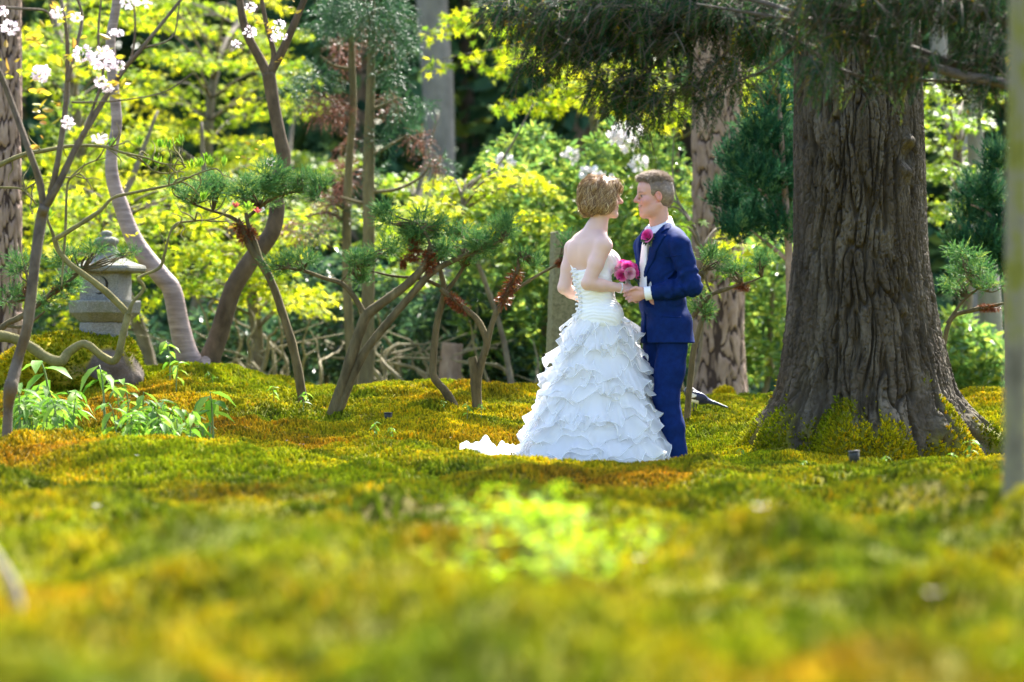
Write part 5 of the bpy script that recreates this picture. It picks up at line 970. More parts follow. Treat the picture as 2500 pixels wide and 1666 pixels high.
for px, Y, h, lab in [(258, 23.2, .48, 'tall single seedling with a dark stem between the two clumps'), (522, 23.2, .46, 'tall single seedling right of the loose clump'), (510, 23.4, .40, 'tall pale seedling leaning beside the tallest one on the right'), (130, 24.6, .48, 'tall seedling standing before the mossy rock'), (430, 26.6, .22, 'young seedling at the foot of the left cherry stem'), (415, 27.3, .30, 'curled seedling rising between rock and cherry'), (520, 27.2, .14, 'small star shaped seedling at the foot of the right cherry stem'), (740, 25.9, .15, 'small seedling at the foot of the leaning juniper'), (670, 26.4, .13, 'tiny seedling left of the leaning juniper foot'), (315, 25.8, .26, 'seedling with blue green leaves in front of the rock'), (290, 25.6, .22, 'short seedling low before the dark face of the rock'), (1140, 25.3, .12, 'small seedling beside the crooked juniper foot'), (1175, 25.4, .11, 'small seedling at the foot of the forked juniper'), (1085, 26.0, .08, 'tiny seedling left of the crooked juniper foot'), (915, 24.6, .11, 'tiny seedling in the open moss left of the train'), (960, 24.3, .10, 'tiny seedling in the open moss below the spotlight'), (880, 24.0, .10, 'tiny seedling in the open moss furthest from the bride'), (1810, 23.6, .09, 'small grassy seedling between groom and old tree'), (2370, 22.4, .16, 'seedling at the right foot of the old tree'), (2330, 22.0, .10, 'low seedling before the right root of the old tree'), (2160, 21.5, .08, 'low seedling right of the spotlight by the roots'), (1960, 21.6, .06, 'tiny seedling before the left roots of the old tree')]:
    plant(px, Y, h, lab, 'single seedlings in the moss', 0, k, leaves=5 if h > .38 else None); k += 1
# bright leafy plants out of focus in the foreground
for _ in range(64):
    px = RNG.normal(1310, 140); Y = RNG.uniform(10.8, 13.0); plant(np.clip(px, 1040, 1610), Y, RNG.uniform(.09, .22) * (1.25 - abs(px - 1330) / 450), 'bright blurred leafy plant in the foreground clump below the dress', 'blurred leafy plants in the foreground', 1, k, 'leafy_plant'); k += 1
for px, Y, lab in [(460, 12.6, 'bright green sprout alone on the left foreground moss'), (1560, 17.8, 'sprout in the shade below the gown hem'), (1590, 12.9, 'sprout at the right rim of the leafy clump'), (2200, 17.5, 'sprout before the right roots of the old tree'), (2000, 17.9, 'sprout before the middle roots of the old tree'), (995, 20.0, 'left sprout of the pair below the train'), (1060, 20.0, 'right sprout of the pair below the train'), (1950, 14.8, 'sprout on the orange moss at the right'), (1130, 11.0, 'sprout in front of the left side of the leafy clump'), (1480, 8.9, 'right one of two sprouts at the bottom edge'), (1240, 9.0, 'left one of two sprouts at the bottom edge')]:
    plant(px, Y, .07, lab, 'lone sprouts in the foreground moss', 1, k, 'sprout'); k += 1
# pale fallen petals
M_FALL = leafmat('fallen_petal', [(0, (0.75, 0.62, 0.60)), (1, (0.85, 0.80, 0.78))], .3)
fallen = foliage('fallen_petal', None, np.zeros((3, 3)), np.array([[1, 0, .3], [-.5, .8, .3], [-.5, -.8, .25]]), .02, LEAF_T, M_FALL, np.tile([0, 0, 1.0], (3, 1)))
first = True
PET = [(1855, 11.4, 1.5, 'large blurred petals right of centre in the near foreground'), (1845, 11.7, 1.3, 'petals just behind the large blurred ones right of centre'), (2275, 9.6, 1.4, 'blurred petals nearest the lower right corner'), (1560, 11.9, 1.2, 'blurred petals right of the bright leafy clump'), (735, 24.2, 1.4, 'white fallen blossom on the sunny moss left of the train'), (747, 24.4, .9, 'small petal touching the white fallen blossom'), (265, 14.4, 1.1, 'blurred petals at the lower left of the hollow'), (235, 15.6, 1.4, 'pinkish blurred petals below the left mound'), (425, 14.6, 1, 'pale petals left of the bare hollow'), (170, 15.2, 1, 'faint petals in the left foreground'), (930, 16.4, 1.3, 'petals on the far rim of the bare hollow'), (990, 15.8, 1.4, 'petals in the middle of the bare hollow'), (690, 16, 1, 'petals at the left end of the bare hollow'), (1590, 16.2, 1, 'petals behind the right side of the leafy clump'), (1650, 17.5, 1, 'petals in the shade right of the leafy clump'), (1700, 18, .9, 'petals below the feet of the groom'), (335, 20.3, .9, 'petal on the front of the left mound'), (85, 20.0, .9, 'petal on the moss below the sapling'), (700, 24, .6, 'tiny petal left of the white fallen blossom'), (815, 24.1, .6, 'tiny petal right of the white fallen blossom'), (600, 24.5, .6, 'tiny petal right of the loose seedling clump'), (880, 23.9, .5, 'tiny petal below the dark spotlight'), (1100, 24.6, .5, 'tiny petal near the crooked juniper foot'), (2050, 15.6, 1.1, 'petals before the shaded roots of the old tree'), (70, 12.9, 1.3, 'petals at the left edge of the near moss'), (1265, 15.3, 1.2, 'petals just behind the leafy clump'), (1050, 13.2, 1.0, 'petals left of the leafy clump'), (1420, 17, .8, 'petal below the hem of the gown'), (540, 24.8, .5, 'tiny petal beside the tall single seedling')]
for px, Y, s, lab in PET:
    f_ = fallen if first else fallen.copy()
    if not first: COL.objects.link(f_)
    first = False; f_.location = tuple(gpt(px, Y, .022)); f_.scale = (s,) * 3; f_.rotation_euler = (0, 0, RNG.uniform(0, 6.28)); tag(f_, lab, 'petals', 'pale fallen petals')

# a leaning dead stick at the left edge of the near foreground
sb = gpt(70, 9.6); stk = thing('dead_stick', sb, 'blurred pale dead stick poking in at the left edge of the near foreground', 'stick')
V, F = tube(np.array([gpt(62, 9.9, -.05), at(35, 1440, 10), at(0, 1375, 10.1), at(-60, 1280, 10.3)]), np.array([15, 14, 12, 8]) * 9.6 / FPX, 20, 10, .15, 3, 12); build('stick', V, F, M_TWIG, stk)
# ================================================================ THE COUPLE
def W(px, py, dy=0.0): return np.array([(px - 1250.0) / 390.625, FOC + dy, (1150.0 - py) / 390.625])
def basis(yaw, pitch=0.0, roll=0.0):                    # columns: forward, left, up
    f = np.array([math.cos(yaw) * math.cos(pitch), math.sin(yaw) * math.cos(pitch), math.sin(pitch)]); l = np.cross([0, 0, 1.0], f); l /= np.linalg.norm(l); u = np.cross(f, l)
    l2 = l * math.cos(roll) + u * math.sin(roll); u2 = u * math.cos(roll) - l * math.sin(roll); return np.stack([f, l2, u2], 1)
def head(v, C, B, s=1.0, fem=False):
    g = lambda f, l, u: C + B @ (np.array([f, l, u]) * s)
    e = lambda f, l, u, r, k=.012, op='add': v.ell(g(f, l, u), np.array(r) * s, B, k, op)
    e(-.014, 0, .030, (.098, .077, .090), .02); e(.035, 0, -.045, (.058, .060, .078), .03)
    e(.048, 0, .045, (.052, .062, .055), .02)
    for q in (-1, 1):
        v.cap(g(-.005, q * .050, -.055), g(.060, q * .022, -.104), .024 * s, .020 * s, .025); e(.060, q * .038, -.032, (.030, .026, .028), .02)
        v.cap(g(.087, q * .012, .021), g(.072, q * .046, .023), .012 * s, .010 * s, .012)
        e(.101, q * .034, -.002, (.015, .014, .010), .010, 'sub'); e(.076, q * .031, -.001, (.0135, .0145, .0125), .003)
        e(-.008, q * .077, -.008, (.021, .009, .034), .004); e(-.006, q * .088, -.003, (.012, .009, .021), .004, 'sub')
    if not fem: e(.028, 0, -.088, (.058, .056, .040), .03)
    v.cap(g(.070, 0, -.104), g(.076, 0, -.110), .023 * s, .019 * s, .02)
    v.cap(g(.090, 0, .016), g(.117, 0, -.024), .0090 * s, .0130 * s, .012)
    for q in (-1, 1): v.cap(g(.103, q * .009, -.030), g(.096, q * .015, -.031), .009 * s, .008 * s, .008)
    v.cap(g(.090, -.018, -.056), g(.090, .018, -.056), .0085 * s, .0085 * s, .008); v.cap(g(.087, -.015, -.0745), g(.087, .015, -.0745), .0098 * s, .0098 * s, .008)
    for q in (-1, 1): v.cap(g(.104, 0, -.0655), g(.078, q * .032, -.054), .0042 * s, .0032 * s, .003, 'sub')
def paint_head(V, C, B, s, skin, lip, brow, flush):
    q = ((V - C) @ B) / s; f, l, u = q[:, 0], q[:, 1], q[:, 2]; al = np.abs(l); col = np.tile(skin, (len(V), 1)).astype(float)
    near = (np.linalg.norm(q, axis=1) < .17)
    def mix(m, c): 
        m = np.clip(m, 0, 1)[:, None]; col[:] = col * (1 - m) + np.array(c) * m
    mix(near * .75 * np.exp(-((f - .065) ** 2 / .0012 + (al - .042) ** 2 / .0008 + (u + .035) ** 2 / .0009)), flush)
    mix(near * .7 * np.exp(-((f - .112) ** 2 / .0006 + al ** 2 / .0004 + (u + .026) ** 2 / .0003)), flush)
    mix(near * .6 * (al > .068) * (np.abs(f + .008) < .03) * (np.abs(u + .008) < .04), flush)
    mix(near * .7 * (f > .070) * (al < .026) * np.exp(-((u + .066 - .20 * al) / .0125) ** 4), lip)
    mix(near * .85 * (f > .066) * (f < .0965) * (al < .024) * np.exp(-((u + .0635 - .30 * al) / .0036) ** 4), (.62, .56, .50))
    mix(near * .8 * (f > .066) * (al < .033) * np.exp(-((u + .0675 - .35 * al) / .0022) ** 4), (.12, .035, .03))
    mix(near * .6 * (f > .055) * sstep(.010, .020, al) * sstep(.056, .044, al) * np.exp(-((u - .0245 + .2 * np.abs(al - .03)) / .0055) ** 2), brow)
    mix(near * (f > .06) * np.exp(-(((al - .031) / .013) ** 4 + ((u + .001) / .0055) ** 4)), (.42, .36, .33))
    mix(near * (f > .06) * np.exp(-(((al - .030) / .010) ** 4 + ((u + .001) / .0075) ** 4)), (.035, .026, .022))
    mix(near * .7 * (f > .06) * np.exp(-(((al - .031) / .016) ** 4 + ((u - .0055) / .003) ** 4)), (.10, .05, .04))
    return col, q
def hand_fingers(v, wrist, B, s, curl, thumb, spread=.006):   # B columns: along the hand, across (towards the thumb), back of hand
    g = lambda a, b, c: wrist + B @ (np.array([a, b, c]) * s)
    v.cap(g(-.01, 0, 0), g(.03, 0, 0), .026 * s, .026 * s, .015); v.ell(g(.048, 0, .0), np.array([.046, .041, .017]) * s, B, .014)
    for i, (b, ln) in enumerate([(.030, .070), (.010, .078), (-.011, .073), (-.030, .058)]):
        p = g(.082 - .004 * abs(i - 1), b, .002); a = curl[i] * .45; P = [p]; d0 = np.array([1.0, (b * spread * 20), 0])
        for j, fr in enumerate((.45, .32, .26)):
            d = np.array([math.cos(a), b * 2.0 * spread * 5, -math.sin(a)]); p = p + B @ (d * ln * fr * s); P.append(p); a += curl[i] * (.75 if j == 0 else .5)
        v.chain([g(.055, b * .9, .002)] + P, [.011 * s, .0098 * s, .0092 * s, .0084 * s, .0068 * s], .005)
    p0 = g(.018, .030, -.006); p1 = p0 + B @ (np.array(thumb[0]) * s); p2 = p1 + B @ (np.array(thumb[1]) * s); v.chain([g(.005, .018, -.002), p0, p1, p2], [.016 * s, .014 * s, .011 * s, .0082 * s], .008)

SKIN_B = (.66, .435, .37); SKIN_G = (.60, .33, .275)
M_SKIN = vcol('skin', .5, .12, .15, 240, .35)

# ---------------------------------------------------------------- bride
by = math.radians(40); BB = basis(by); bf, bl = BB[:, 0], BB[:, 1]
bride = thing('person', W(1458, 1150), 'woman with short wavy blonde hair in a white strapless ruffled wedding gown', 'person')
b_head = W(1474, 485, .0); HB = basis(math.radians(2), math.radians(0), math.radians(-3)); HS = .95
chest = W(1444, 640, 0); waist = W(1456, 722, 0); hip = W(1466, 790, 0)
rs_, ls_ = W(1472, 602, -.135), W(1400, 606, .125)
r_el, r_wr = W(1434, 694, -.165), W(1514, 704, -.085)
l_el, l_wr = W(1378, 702, .10), W(1420, 728, .27)
bv = Vox(W(1345, 1160, -.30), W(1570, 420, .42), .0042)
def bride_torso(v, off=0.0, k=.03):
    v.ell(W(1440, 625, 0), np.array([.098, .150, .15]) + off, BB, k); v.ell(W(1442, 590, 0), np.array([.075, .150, .075]) + off, BB, .04); v.ell(W(1446, 680, 0), np.array([.094, .132, .13]) + off, BB, k)
    v.ell(waist, np.array([.093, .122, .11]) + off, BB, k); v.ell(W(1464, 775, 0), np.array([.125, .165, .13]) + off, BB, k)
    for q in (-1, 1): v.ell(W(1444, 640, 0) + bf * .088 + bl * q * .070, np.array([.066, .066, .070]) + off * .6, BB, .025)
bride_torso(bv)
head(bv, b_head, HB, HS, True)
bv.cap(b_head + HB @ np.array([-.012, 0, -.07]), W(1455, 575, 0), .053, .060, .02); bv.cap(W(1452, 562, 0), W(1446, 600, 0), .060, .092, .045)
for sh, el, wr in ((rs_, r_el, r_wr), (ls_, l_el, l_wr)):
    bv.cap(W(1446, 586, 0) * .45 + sh * .55, sh, .055, .053, .04); bv.chain([sh, sh * .5 + el * .5, el], [.052, .047, .040], .02); bv.chain([el, el * .6 + wr * .4, wr], [.041, .039, .0255], .015)
for q in (-1, 1): bv.ell(W(1436, 618, 0) - bf * .062 + bl * q * .068, (.03, .05, .07), BB, .035)      # shoulder blades
for q in (-1, 1): bv.chain([hip + bl * q * .08 - [0, 0, .13], hip + bl * q * .085 - [0, 0, .42], hip + bl * q * .09 - [0, 0, .84], hip + bl * q * .09 - [0, 0, .86] + bf * .12], [.070, .055, .04, .03], .02)
hb = np.array([.95, .12, -.24]); hb /= np.linalg.norm(hb); hc = np.cross([.1, -.75, .55], hb); hc /= np.linalg.norm(hc); hn = np.cross(hb, hc)
hand_fingers(bv, r_wr, np.stack([hb, -hc if hc[2] < 0 else hc, np.cross(hb, -hc if hc[2] < 0 else hc)], 1), .86, (.35, .4, .45, .5), ((.03, .018, .0), (.03, .004, -.004)))
hb = np.array([.80, -.25, -.10]); hb /= np.linalg.norm(hb); hc = np.array([0, 0, 1.0]) - hb * hb[2]; hc /= np.linalg.norm(hc)
bv.cap(l_wr, l_wr + hb * .10, .026, .026, .01); hand_fingers(bv, l_wr + hb * .10, np.stack([hb, hc, np.cross(hb, hc)], 1), .86, (1.3, 1.3, 1.3, 1.3), ((.03, .02, -.01), (.02, -.005, -.02)))
V, F = bv.mesh(1); col, q = paint_head(V, b_head, HB, HS, SKIN_B, (.50, .16, .16), (.22, .13, .08), (.60, .27, .22)); del bv
n = fbm(V * 9, 3, 3); col *= (1 + .06 * n)[:, None]
body = build('body', V, F, M_SKIN, bride, cols={'Col': col})

M_DRESS = None
def cloth_mat(name, c, rough=.7, trans=0.0, bump=0.0, alpha=None, sheen=.2, bs=300):
    m, t, o = new_mat(name); nm = bump_n(t, noise_n(t, bs, 3), bump, .002) if bump else None
    p = principled(t, None, c, rough, nm, .3, 0, sheen); out = p.outputs[0]
    if trans:
        tr = t.nodes.new('ShaderNodeBsdfTranslucent'); tr.inputs[0].default_value = c; mx = t.nodes.new('ShaderNodeMixShader'); mx.inputs[0].default_value = trans; t.links.new(out, mx.inputs[1]); t.links.new(tr.outputs[0], mx.inputs[2]); out = mx.outputs[0]
    if alpha:
        tp = t.nodes.new('ShaderNodeBsdfTransparent'); mx = t.nodes.new('ShaderNodeMixShader'); mx.inputs[0].default_value = alpha; t.links.new(tp.outputs[0], mx.inputs[1]); t.links.new(out, mx.inputs[2]); out = mx.outputs[0]
    t.links.new(out, o.inputs[0]); return m
M_SATIN = cloth_mat('white_satin', (.88, .88, .90, 1), .6, .1, .15)
M_ORG = cloth_mat('white_organza', (.93, .93, .95, 1), .7, .5, 0, .58)
M_HEM = cloth_mat('white_hem', (.93, .93, .95, 1), .5, .3)
# bodice: offset of the torso, cut along a sweetheart line, pleated diagonally
v = Vox(W(1380, 870, -.25), W(1560, 590, .25), .0042); bride_torso(v, .009); P = v.pts(); loc = (P - W(1444, 640, 0)); a = loc @ bf; l_ = loc @ bl; u = loc[..., 2]
top = np.where(a > 0, .045 + .05 * np.exp(-((np.abs(l_) - .075) / .05) ** 2) * sstep(.03, .11, a), -.055 + .45 * (a + .10) + .35 * np.abs(l_) * 0)
top = np.where(a > 0, top, -.06 + .105 * sstep(-.11, .0, a))
nb_ = np.abs(v.f) < .02; nz_ = np.zeros(u.shape); nz_[nb_] = fbm(P[nb_] * 14, 4, 2); ple = .0017 * np.sin((u * .9 + a * .45 + l_ * .2) * 270 + 5 * nz_) * sstep(-.02, -.10, u) + .0015 * nz_ + .0018 * np.sin((u * .5 + a * .8) * 260) * sstep(-.06, .02, u)
v.f = np.maximum(v.f + ple, u - top).astype(np.float32); v.f = np.maximum(v.f, -(u + .50)).astype(np.float32)
V, F = v.mesh(0); build('bodice', V, F, M_SATIN, bride)
# lacing down the back: little covered loops along the back seam
zz = np.linspace(.01, -.36, 26); prev = None
for i, z in enumerate(zz):
    c = W(1444, 640, 0) + bl * .045 * (1 if i % 2 else -1) * .35 + [0, 0, -.06 + z * .98]; xx = np.interp(c[2], [W(0, 800)[2], W(0, 722)[2], W(0, 680)[2], W(0, 625)[2]], [.118, .100, .102, .108]); xc = np.interp(c[2], [W(0, 800)[2], W(0, 722)[2], W(0, 640)[2]], [W(1464, 0)[0], W(1456, 0)[0], W(1442, 0)[0]]); c = np.array([xc, FOC, c[2]]) - bf * (xx + .006) + bl * (.05 + .016 * (1 if i % 2 else -1))
    V, F = tube(np.array([c - bl * .012, c + [0, 0, .006] - bf * .004, c + bl * .012]), [.0055, .007, .0055], 5, 6); build('lace_loop', V, F, M_HEM, bride)
# skirt lining
SKZ = [(.98, .125, 1464), (.90, .165, 1468), (.78, .205, 1466), (.60, .27, 1464), (.40, .34, 1460), (.20, .42, 1458), (.05, .475, 1456), (-.02, .49, 1456)]
_sz = np.array([s[0] for s in SKZ])[::-1]; _sr = np.array([s[1] for s in SKZ])[::-1]; _sx = np.array([(s[2] - 1250) / 390.625 for s in SKZ])[::-1]
def sk(z, th):                                          # skirt surface: centre and radius at a height
    r = np.interp(z, _sz, _sr); cx = np.interp(z, _sz, _sx); r = r * (1 + .03 * np.sin(th * 7 + z * 3) * sstep(.9, .2, z)); return np.stack([cx + r * np.cos(th), FOC + .02 + .9 * r * np.sin(th), z], -1)
th = np.linspace(0, 2 * np.pi, 96, endpoint=False); zz = np.linspace(.99, -.02, 40); V = np.concatenate([sk(np.full(96, z), th) for z in zz]); i = np.arange(39)[:, None] * 96; j = np.arange(96)[None]; F = np.stack([i + j, i + (j + 1) % 96, i + 96 + (j + 1) % 96, i + 96 + j], -1).reshape(-1, 4)
skirt = build('skirt', V, F, M_SATIN, bride)
def ruffle(z, t0, t1, drop, flare, seed, tilt=0.0, waves=None):
    r = np.random.default_rng(seed); n = max(30, int((t1 - t0) * 70)); m = 9; t = np.linspace(t0, t1, n); s = np.linspace(0, 1, n); wv = waves or r.uniform(9, 14); ph = r.uniform(0, 6.28, 5); L = []
    env = np.minimum(1, np.minimum(s, 1 - s) * 6) ** .7; ir = .5 + .5 * vnoise(np.stack([t * 2.6, np.full(n, seed * 1.7)], 1), 5); ir2 = vnoise(np.stack([t * 5, np.full(n, seed * 2.3)], 1), 6) - .5
    flut = .5 + .5 * np.sin(t * wv + ph[1] + 2.2 * ir2) ; flut2 = np.sin(t * wv * 2.3 + ph[2] + 3 * ir2)
    for k in range(m):
        q = k / (m - 1); zz = z + tilt * (s - .5) - drop * q * env * (.7 + .6 * ir); out = flare * (q ** 1.15) * env * ir * (.35 + .85 * flut + .22 * flut2 * q) + .010 * q; zz = zz + q * q * env * (.030 * np.sin(t * wv * .8 + ph[3]) + .012 * flut2)
        p = sk(np.clip(zz, -.01, 1.0), t + q * (.045 * np.sin(t * wv + ph[0]) + .05 * ir2)); d = np.stack([np.cos(t), .9 * np.sin(t), np.full(n, .18)], 1); L.append(p + d * (out + .005)[:, None] + .004 * fbm(p * 22 + seed, 3, 2)[:, None])
    V = np.concatenate(L); i = np.arange(m - 1)[:, None] * n; j = np.arange(n - 1)[None]; F = np.stack([i + j, i + j + 1, i + n + j + 1, i + n + j], -1).reshape(-1, 4)
    V[:, 2] = np.maximum(V[:, 2], .004); o = build('ruffle', V, F, M_ORG, bride); hv, hf = tube(L[-1], [.0022], len(L[-1]), 4); hv[:, 2] = np.maximum(hv[:, 2], .004); build('hem', hv, hf, M_HEM, o)
seed = 1; zt = .965; rr_ = np.random.default_rng(21)
while zt > .06:
    a0 = rr_.uniform(0, 6.28); end = a0 + 6.5
    while a0 < end:
        ln = rr_.uniform(.7, 2.1); ruffle(np.clip(zt + rr_.normal(0, .022), .09, .985), a0 - .12, a0 + ln + .12, rr_.uniform(.08, .17), rr_.uniform(.05, .105), seed, rr_.normal(0, .085), rr_.uniform(7, 16)); seed += 1; a0 += ln
    zt -= .064
# the tall flap at the back of the hip, and the train
ruffle(1.005, 2.6, 3.9, .085, .085, 901, .02, 5); ruffle(1.0, -1.0, .6, .10, .07, 902, -.03, 6)
def train():
    n, m = 90, 17; V = []
    for k in range(m):
        q = k / (m - 1); x = np.linspace(W(1285, 0)[0], W(1122, 0)[0], n); s = np.linspace(0, 1, n); y = FOC - .05 + .5 * q + .05 * np.sin(s * 9); g = gz(x, y); hgt = .7 * (.062 - .02 * s) * np.sin(np.pi * q) ** .6 * (1 + .75 * np.sin(s * 19 + q * 5) + .35 * np.sin(s * 47 + q * 9)) + .022 * np.exp(-((s - .5 - .1 * q) / .12) ** 2) * np.sin(np.pi * q); V.append(np.stack([x, y, g + .012 + np.maximum(hgt, 0) * np.minimum(1, (1 - s) * 6)], 1))
    V = np.concatenate(V); i = np.arange(m - 1)[:, None] * n; j = np.arange(n - 1)[None]; F = np.stack([i + j, i + j + 1, i + n + j + 1, i + n + j], -1).reshape(-1, 4); build('train', V, F, M_SATIN, bride)
train()
# hair: a shaped mass under several hundred curled locks
def hair_mat(name, stops):
    m, t, o = new_mat(name); a = t.nodes.new('ShaderNodeAttribute'); a.attribute_name = 'rnd'; principled(t, o, ramp(t, stops, a.outputs['Fac']), .42, None, .5); return m
M_HAIRB = hair_mat('blonde_hair', [(0, (.10, .052, .026)), (.35, (.26, .145, .068)), (.7, (.50, .33, .165)), (1, (.80, .62, .38))])
M_HAIRG = hair_mat('short_brown_hair', [(0, (.085, .058, .046)), (.5, (.20, .145, .112)), (1, (.46, .37, .29))])
hg = lambda f, l, u: b_head + HB @ (np.array([f, l, u]) * HS)
v = Vox(b_head - .2, b_head + .2, .005); v.ell(hg(-.03, 0, .045), np.array([.118, .102, .098]) * HS, HB, .02).ell(hg(-.05, 0, -.03), np.array([.105, .105, .092]) * HS, HB, .04).ell(hg(.045, 0, .075), np.array([.07, .075, .05]) * HS, HB, .03)
for q in (-1, 1): v.ell(hg(.006, q * .080, -.005), np.array([.055, .030, .085]) * HS, HB, .02)
v.ell(hg(.115, 0, -.035), np.array([.075, .085, .095]) * HS, HB, .015, 'sub')
Pm = v.pts(); nm_ = np.abs(v.f) < .03; dm = np.zeros(v.f.shape); dm[nm_] = fbm((Pm[nm_] - b_head) @ HB * np.array([24, 24, 13]), 6, 2) * .022; v.f = (v.f + dm).astype(np.float32)
V, F = v.mesh(1); hair = build('hair', V, F, M_HAIRB, bride, attrs={'rnd': np.clip(.25 + .3 * fbm(V * 45, 4, 3), 0, 1)})  # mass toned darker than the locks, painting shaded depth between them
def tri_sample(v, p):
    q = (p - v.lo) / v.h; i = np.clip(np.floor(q).astype(int), 0, v.n - 2); f = q - i; r = 0
    for dx in (0, 1):
        for dy in (0, 1):
            for dz in (0, 1): r = r + (f[:, 0] if dx else 1 - f[:, 0]) * (f[:, 1] if dy else 1 - f[:, 1]) * (f[:, 2] if dz else 1 - f[:, 2]) * v.f[i[:, 0] + dx, i[:, 1] + dy, i[:, 2] + dz]
    return r
def grad(v, p, e=.006): return np.stack([tri_sample(v, p + d) - tri_sample(v, p - d) for d in np.eye(3) * e], 1) / (2 * e)
def locks_bride(v, V0):
    r = np.random.default_rng(3); N = 2600; u0 = ((V0 - b_head) @ HB)[:, 2] / HS; pick = r.choice(len(V0), N, p=(sstep(-.11, .03, u0) + .12) / (sstep(-.11, .03, u0) + .12).sum()); p = V0[pick].copy(); ph = r.uniform(0, 6.28, N); amp = r.uniform(.3, 1.0, N); lift = r.uniform(.001, .011, N) + .010 * (r.random(N) < .03); path = []
    part = hg(.02, -.03, .14); nst = 15
    for s_ in range(nst):
        n = grad(v, p); n /= np.linalg.norm(n, axis=1)[:, None] + 1e-9; away = p - part; d = away / (np.linalg.norm(away, axis=1)[:, None] + 1e-6) * .5 - HB[:, 2] * .8 - HB[:, 0] * .28; side = np.cross(n, d); d = d + side * (amp * .75 * np.sin(s_ * .42 + ph))[:, None]
        d = d - n * (d * n).sum(1)[:, None]; d /= np.linalg.norm(d, axis=1)[:, None] + 1e-9; path.append(p + n * (lift * (1 + .9 * np.sin(s_ * .5 + ph * 2)))[:, None]); p = p + d * .0105; p = p - n * tri_sample(v, p)[:, None] * .9
    path = np.stack(path, 1); parts = []; rn = []
    for k in range(N):
        P = path[k]; ul = ((P - b_head) @ HB)[:, 2] / HS; m = int((ul > -.118).sum())
        if m < 4: continue
        P = P[:m]; w0 = r.uniform(.0007, .0020); Vv, Ff = tube(P, [w0 * .6, w0, w0, w0 * .25], m + 4, 3); parts.append((Vv, Ff)); rn.append(np.full(len(Vv), np.clip(r.normal(.55, .2) + .3 * np.sin(ph[k] * 3 + pick[k] * .0007), 0, 1)))
    V, F = join(parts); o = build('lock', V, F, M_HAIRB, hair, attrs={'rnd': np.concatenate(rn)}); o['kind'] = 'stuff'
locks_bride(v, V)
# bracelet and earring
M_SILVER = simple('silver', [(0.4, (.55, .55, .58)), (.7, (.75, .75, .78))], 5, .25, 0, spec=.9)
ax = (r_wr - r_el) / np.linalg.norm(r_wr - r_el); e1 = np.cross(ax, [0, 0, 1.0]); e1 /= np.linalg.norm(e1); e2 = np.cross(ax, e1)
for dd, tl in ((-.008, .25), (.006, -.2)):
    t = np.linspace(0, 2 * np.pi, 25); P = r_wr + ax * dd + .031 * (np.cos(t)[:, None] * e1 + np.sin(t)[:, None] * e2) + ax * (tl * .03 * np.cos(t))[:, None]; V, F = tube(P, [.0034], 25, 6); build('bracelet', V, F, M_SILVER, bride)

# ---------------------------------------------------------------- groom
GT = basis(math.radians(180 + 33)); gf, gl = GT[:, 0], GT[:, 1]
groom = thing('person', W(1640, 1150), 'man in a royal blue suit with white tie facing the woman', 'person')
g_head = W(1597, 479, -.03); GH = basis(math.radians(180 + 13), math.radians(-3), math.radians(2)); GS = 1.05
g_lsh, g_lel, g_lwr = W(1656, 602, -.175), W(1686, 702, -.20), W(1578, 718, -.155)
g_rsh, g_rel, g_rwr = W(1577, 600, .165), W(1590, 705, .25), W(1576, 726, .06)
def groom_torso(v, off=0.0, k=.03, low=True):
    v.ell(W(1616, 610, 0), np.array([.118, .182, .13]) + off, GT, k); v.ell(W(1622, 585, 0), np.array([.085, .185, .07]) + off, GT, .05); v.ell(W(1614, 670, 0), np.array([.125, .170, .16]) + off, GT, k); v.ell(W(1618, 740, 0), np.array([.122, .160, .14]) + off, GT, k)
    if low: v.ell(W(1626, 810, 0), np.array([.128, .170, .13]) + (off if off > 0 else -.035), GT, k)
v = Vox(W(1510, 1165, -.32), W(1725, 410, .34), .0042)
groom_torso(v, -.012); head(v, g_head, GH, GS); nb = W(1612, 575, .0)
v.cap(g_head + GH @ np.array([-.02, 0, -.075]), nb, .059, .066, .02)
for sh, el, wr in ((g_lsh, g_lel, g_lwr), (g_rsh, g_rel, g_rwr)):
    v.cap(nb * .5 + sh * .5, sh, .06, .058, .03); v.chain([sh, el], [.055, .045], .02); v.chain([el, wr], [.046, .029], .015)
g_hip = W(1626, 830, 0); LL = [g_hip + gl * .075 + [0, 0, -.02], W(1625, 970, -.085), W(1655, 1118, -.085)]; RL = [g_hip - gl * .085 + [0, 0, -.02], W(1604, 970, .09), W(1616, 1120, .11)]
for L in (LL, RL): v.chain(L, [.085, .058, .04], .03); v.cap(L[2], L[2] + gf * .14 - [0, 0, .05], .04, .03, .02)
hd = np.array([-.93, .20, -.12]); hd /= np.linalg.norm(hd); tb = np.array([0.0, -.15, 1.0]); tb -= hd * (tb @ hd); tb /= np.linalg.norm(tb)
hand_fingers(v, g_lwr + hd * .012, np.stack([hd, tb, np.cross(tb, hd) * 1.0 if False else -np.cross(hd, tb) * -1.0], 1), 1.02, (.95, 1.0, 1.05, 1.1), ((.034, .014, -.004), (.030, -.006, -.006)))
hd = np.array([-.85, -.25, -.15]); hd /= np.linalg.norm(hd); tb = np.array([-.8, .3, .2]); tb -= hd * (tb @ hd); tb /= np.linalg.norm(tb)
hand_fingers(v, g_rwr, np.stack([hd, tb, np.cross(hd, tb)], 1), .95, (1.2, 1.2, 1.25, 1.3), ((.03, .016, -.006), (.026, 0, -.01)))
V, F = v.mesh(1); col, q = paint_head(V, g_head, GH, GS, SKIN_G, (.46, .17, .16), (.16, .10, .07), (.58, .20, .165)); del v
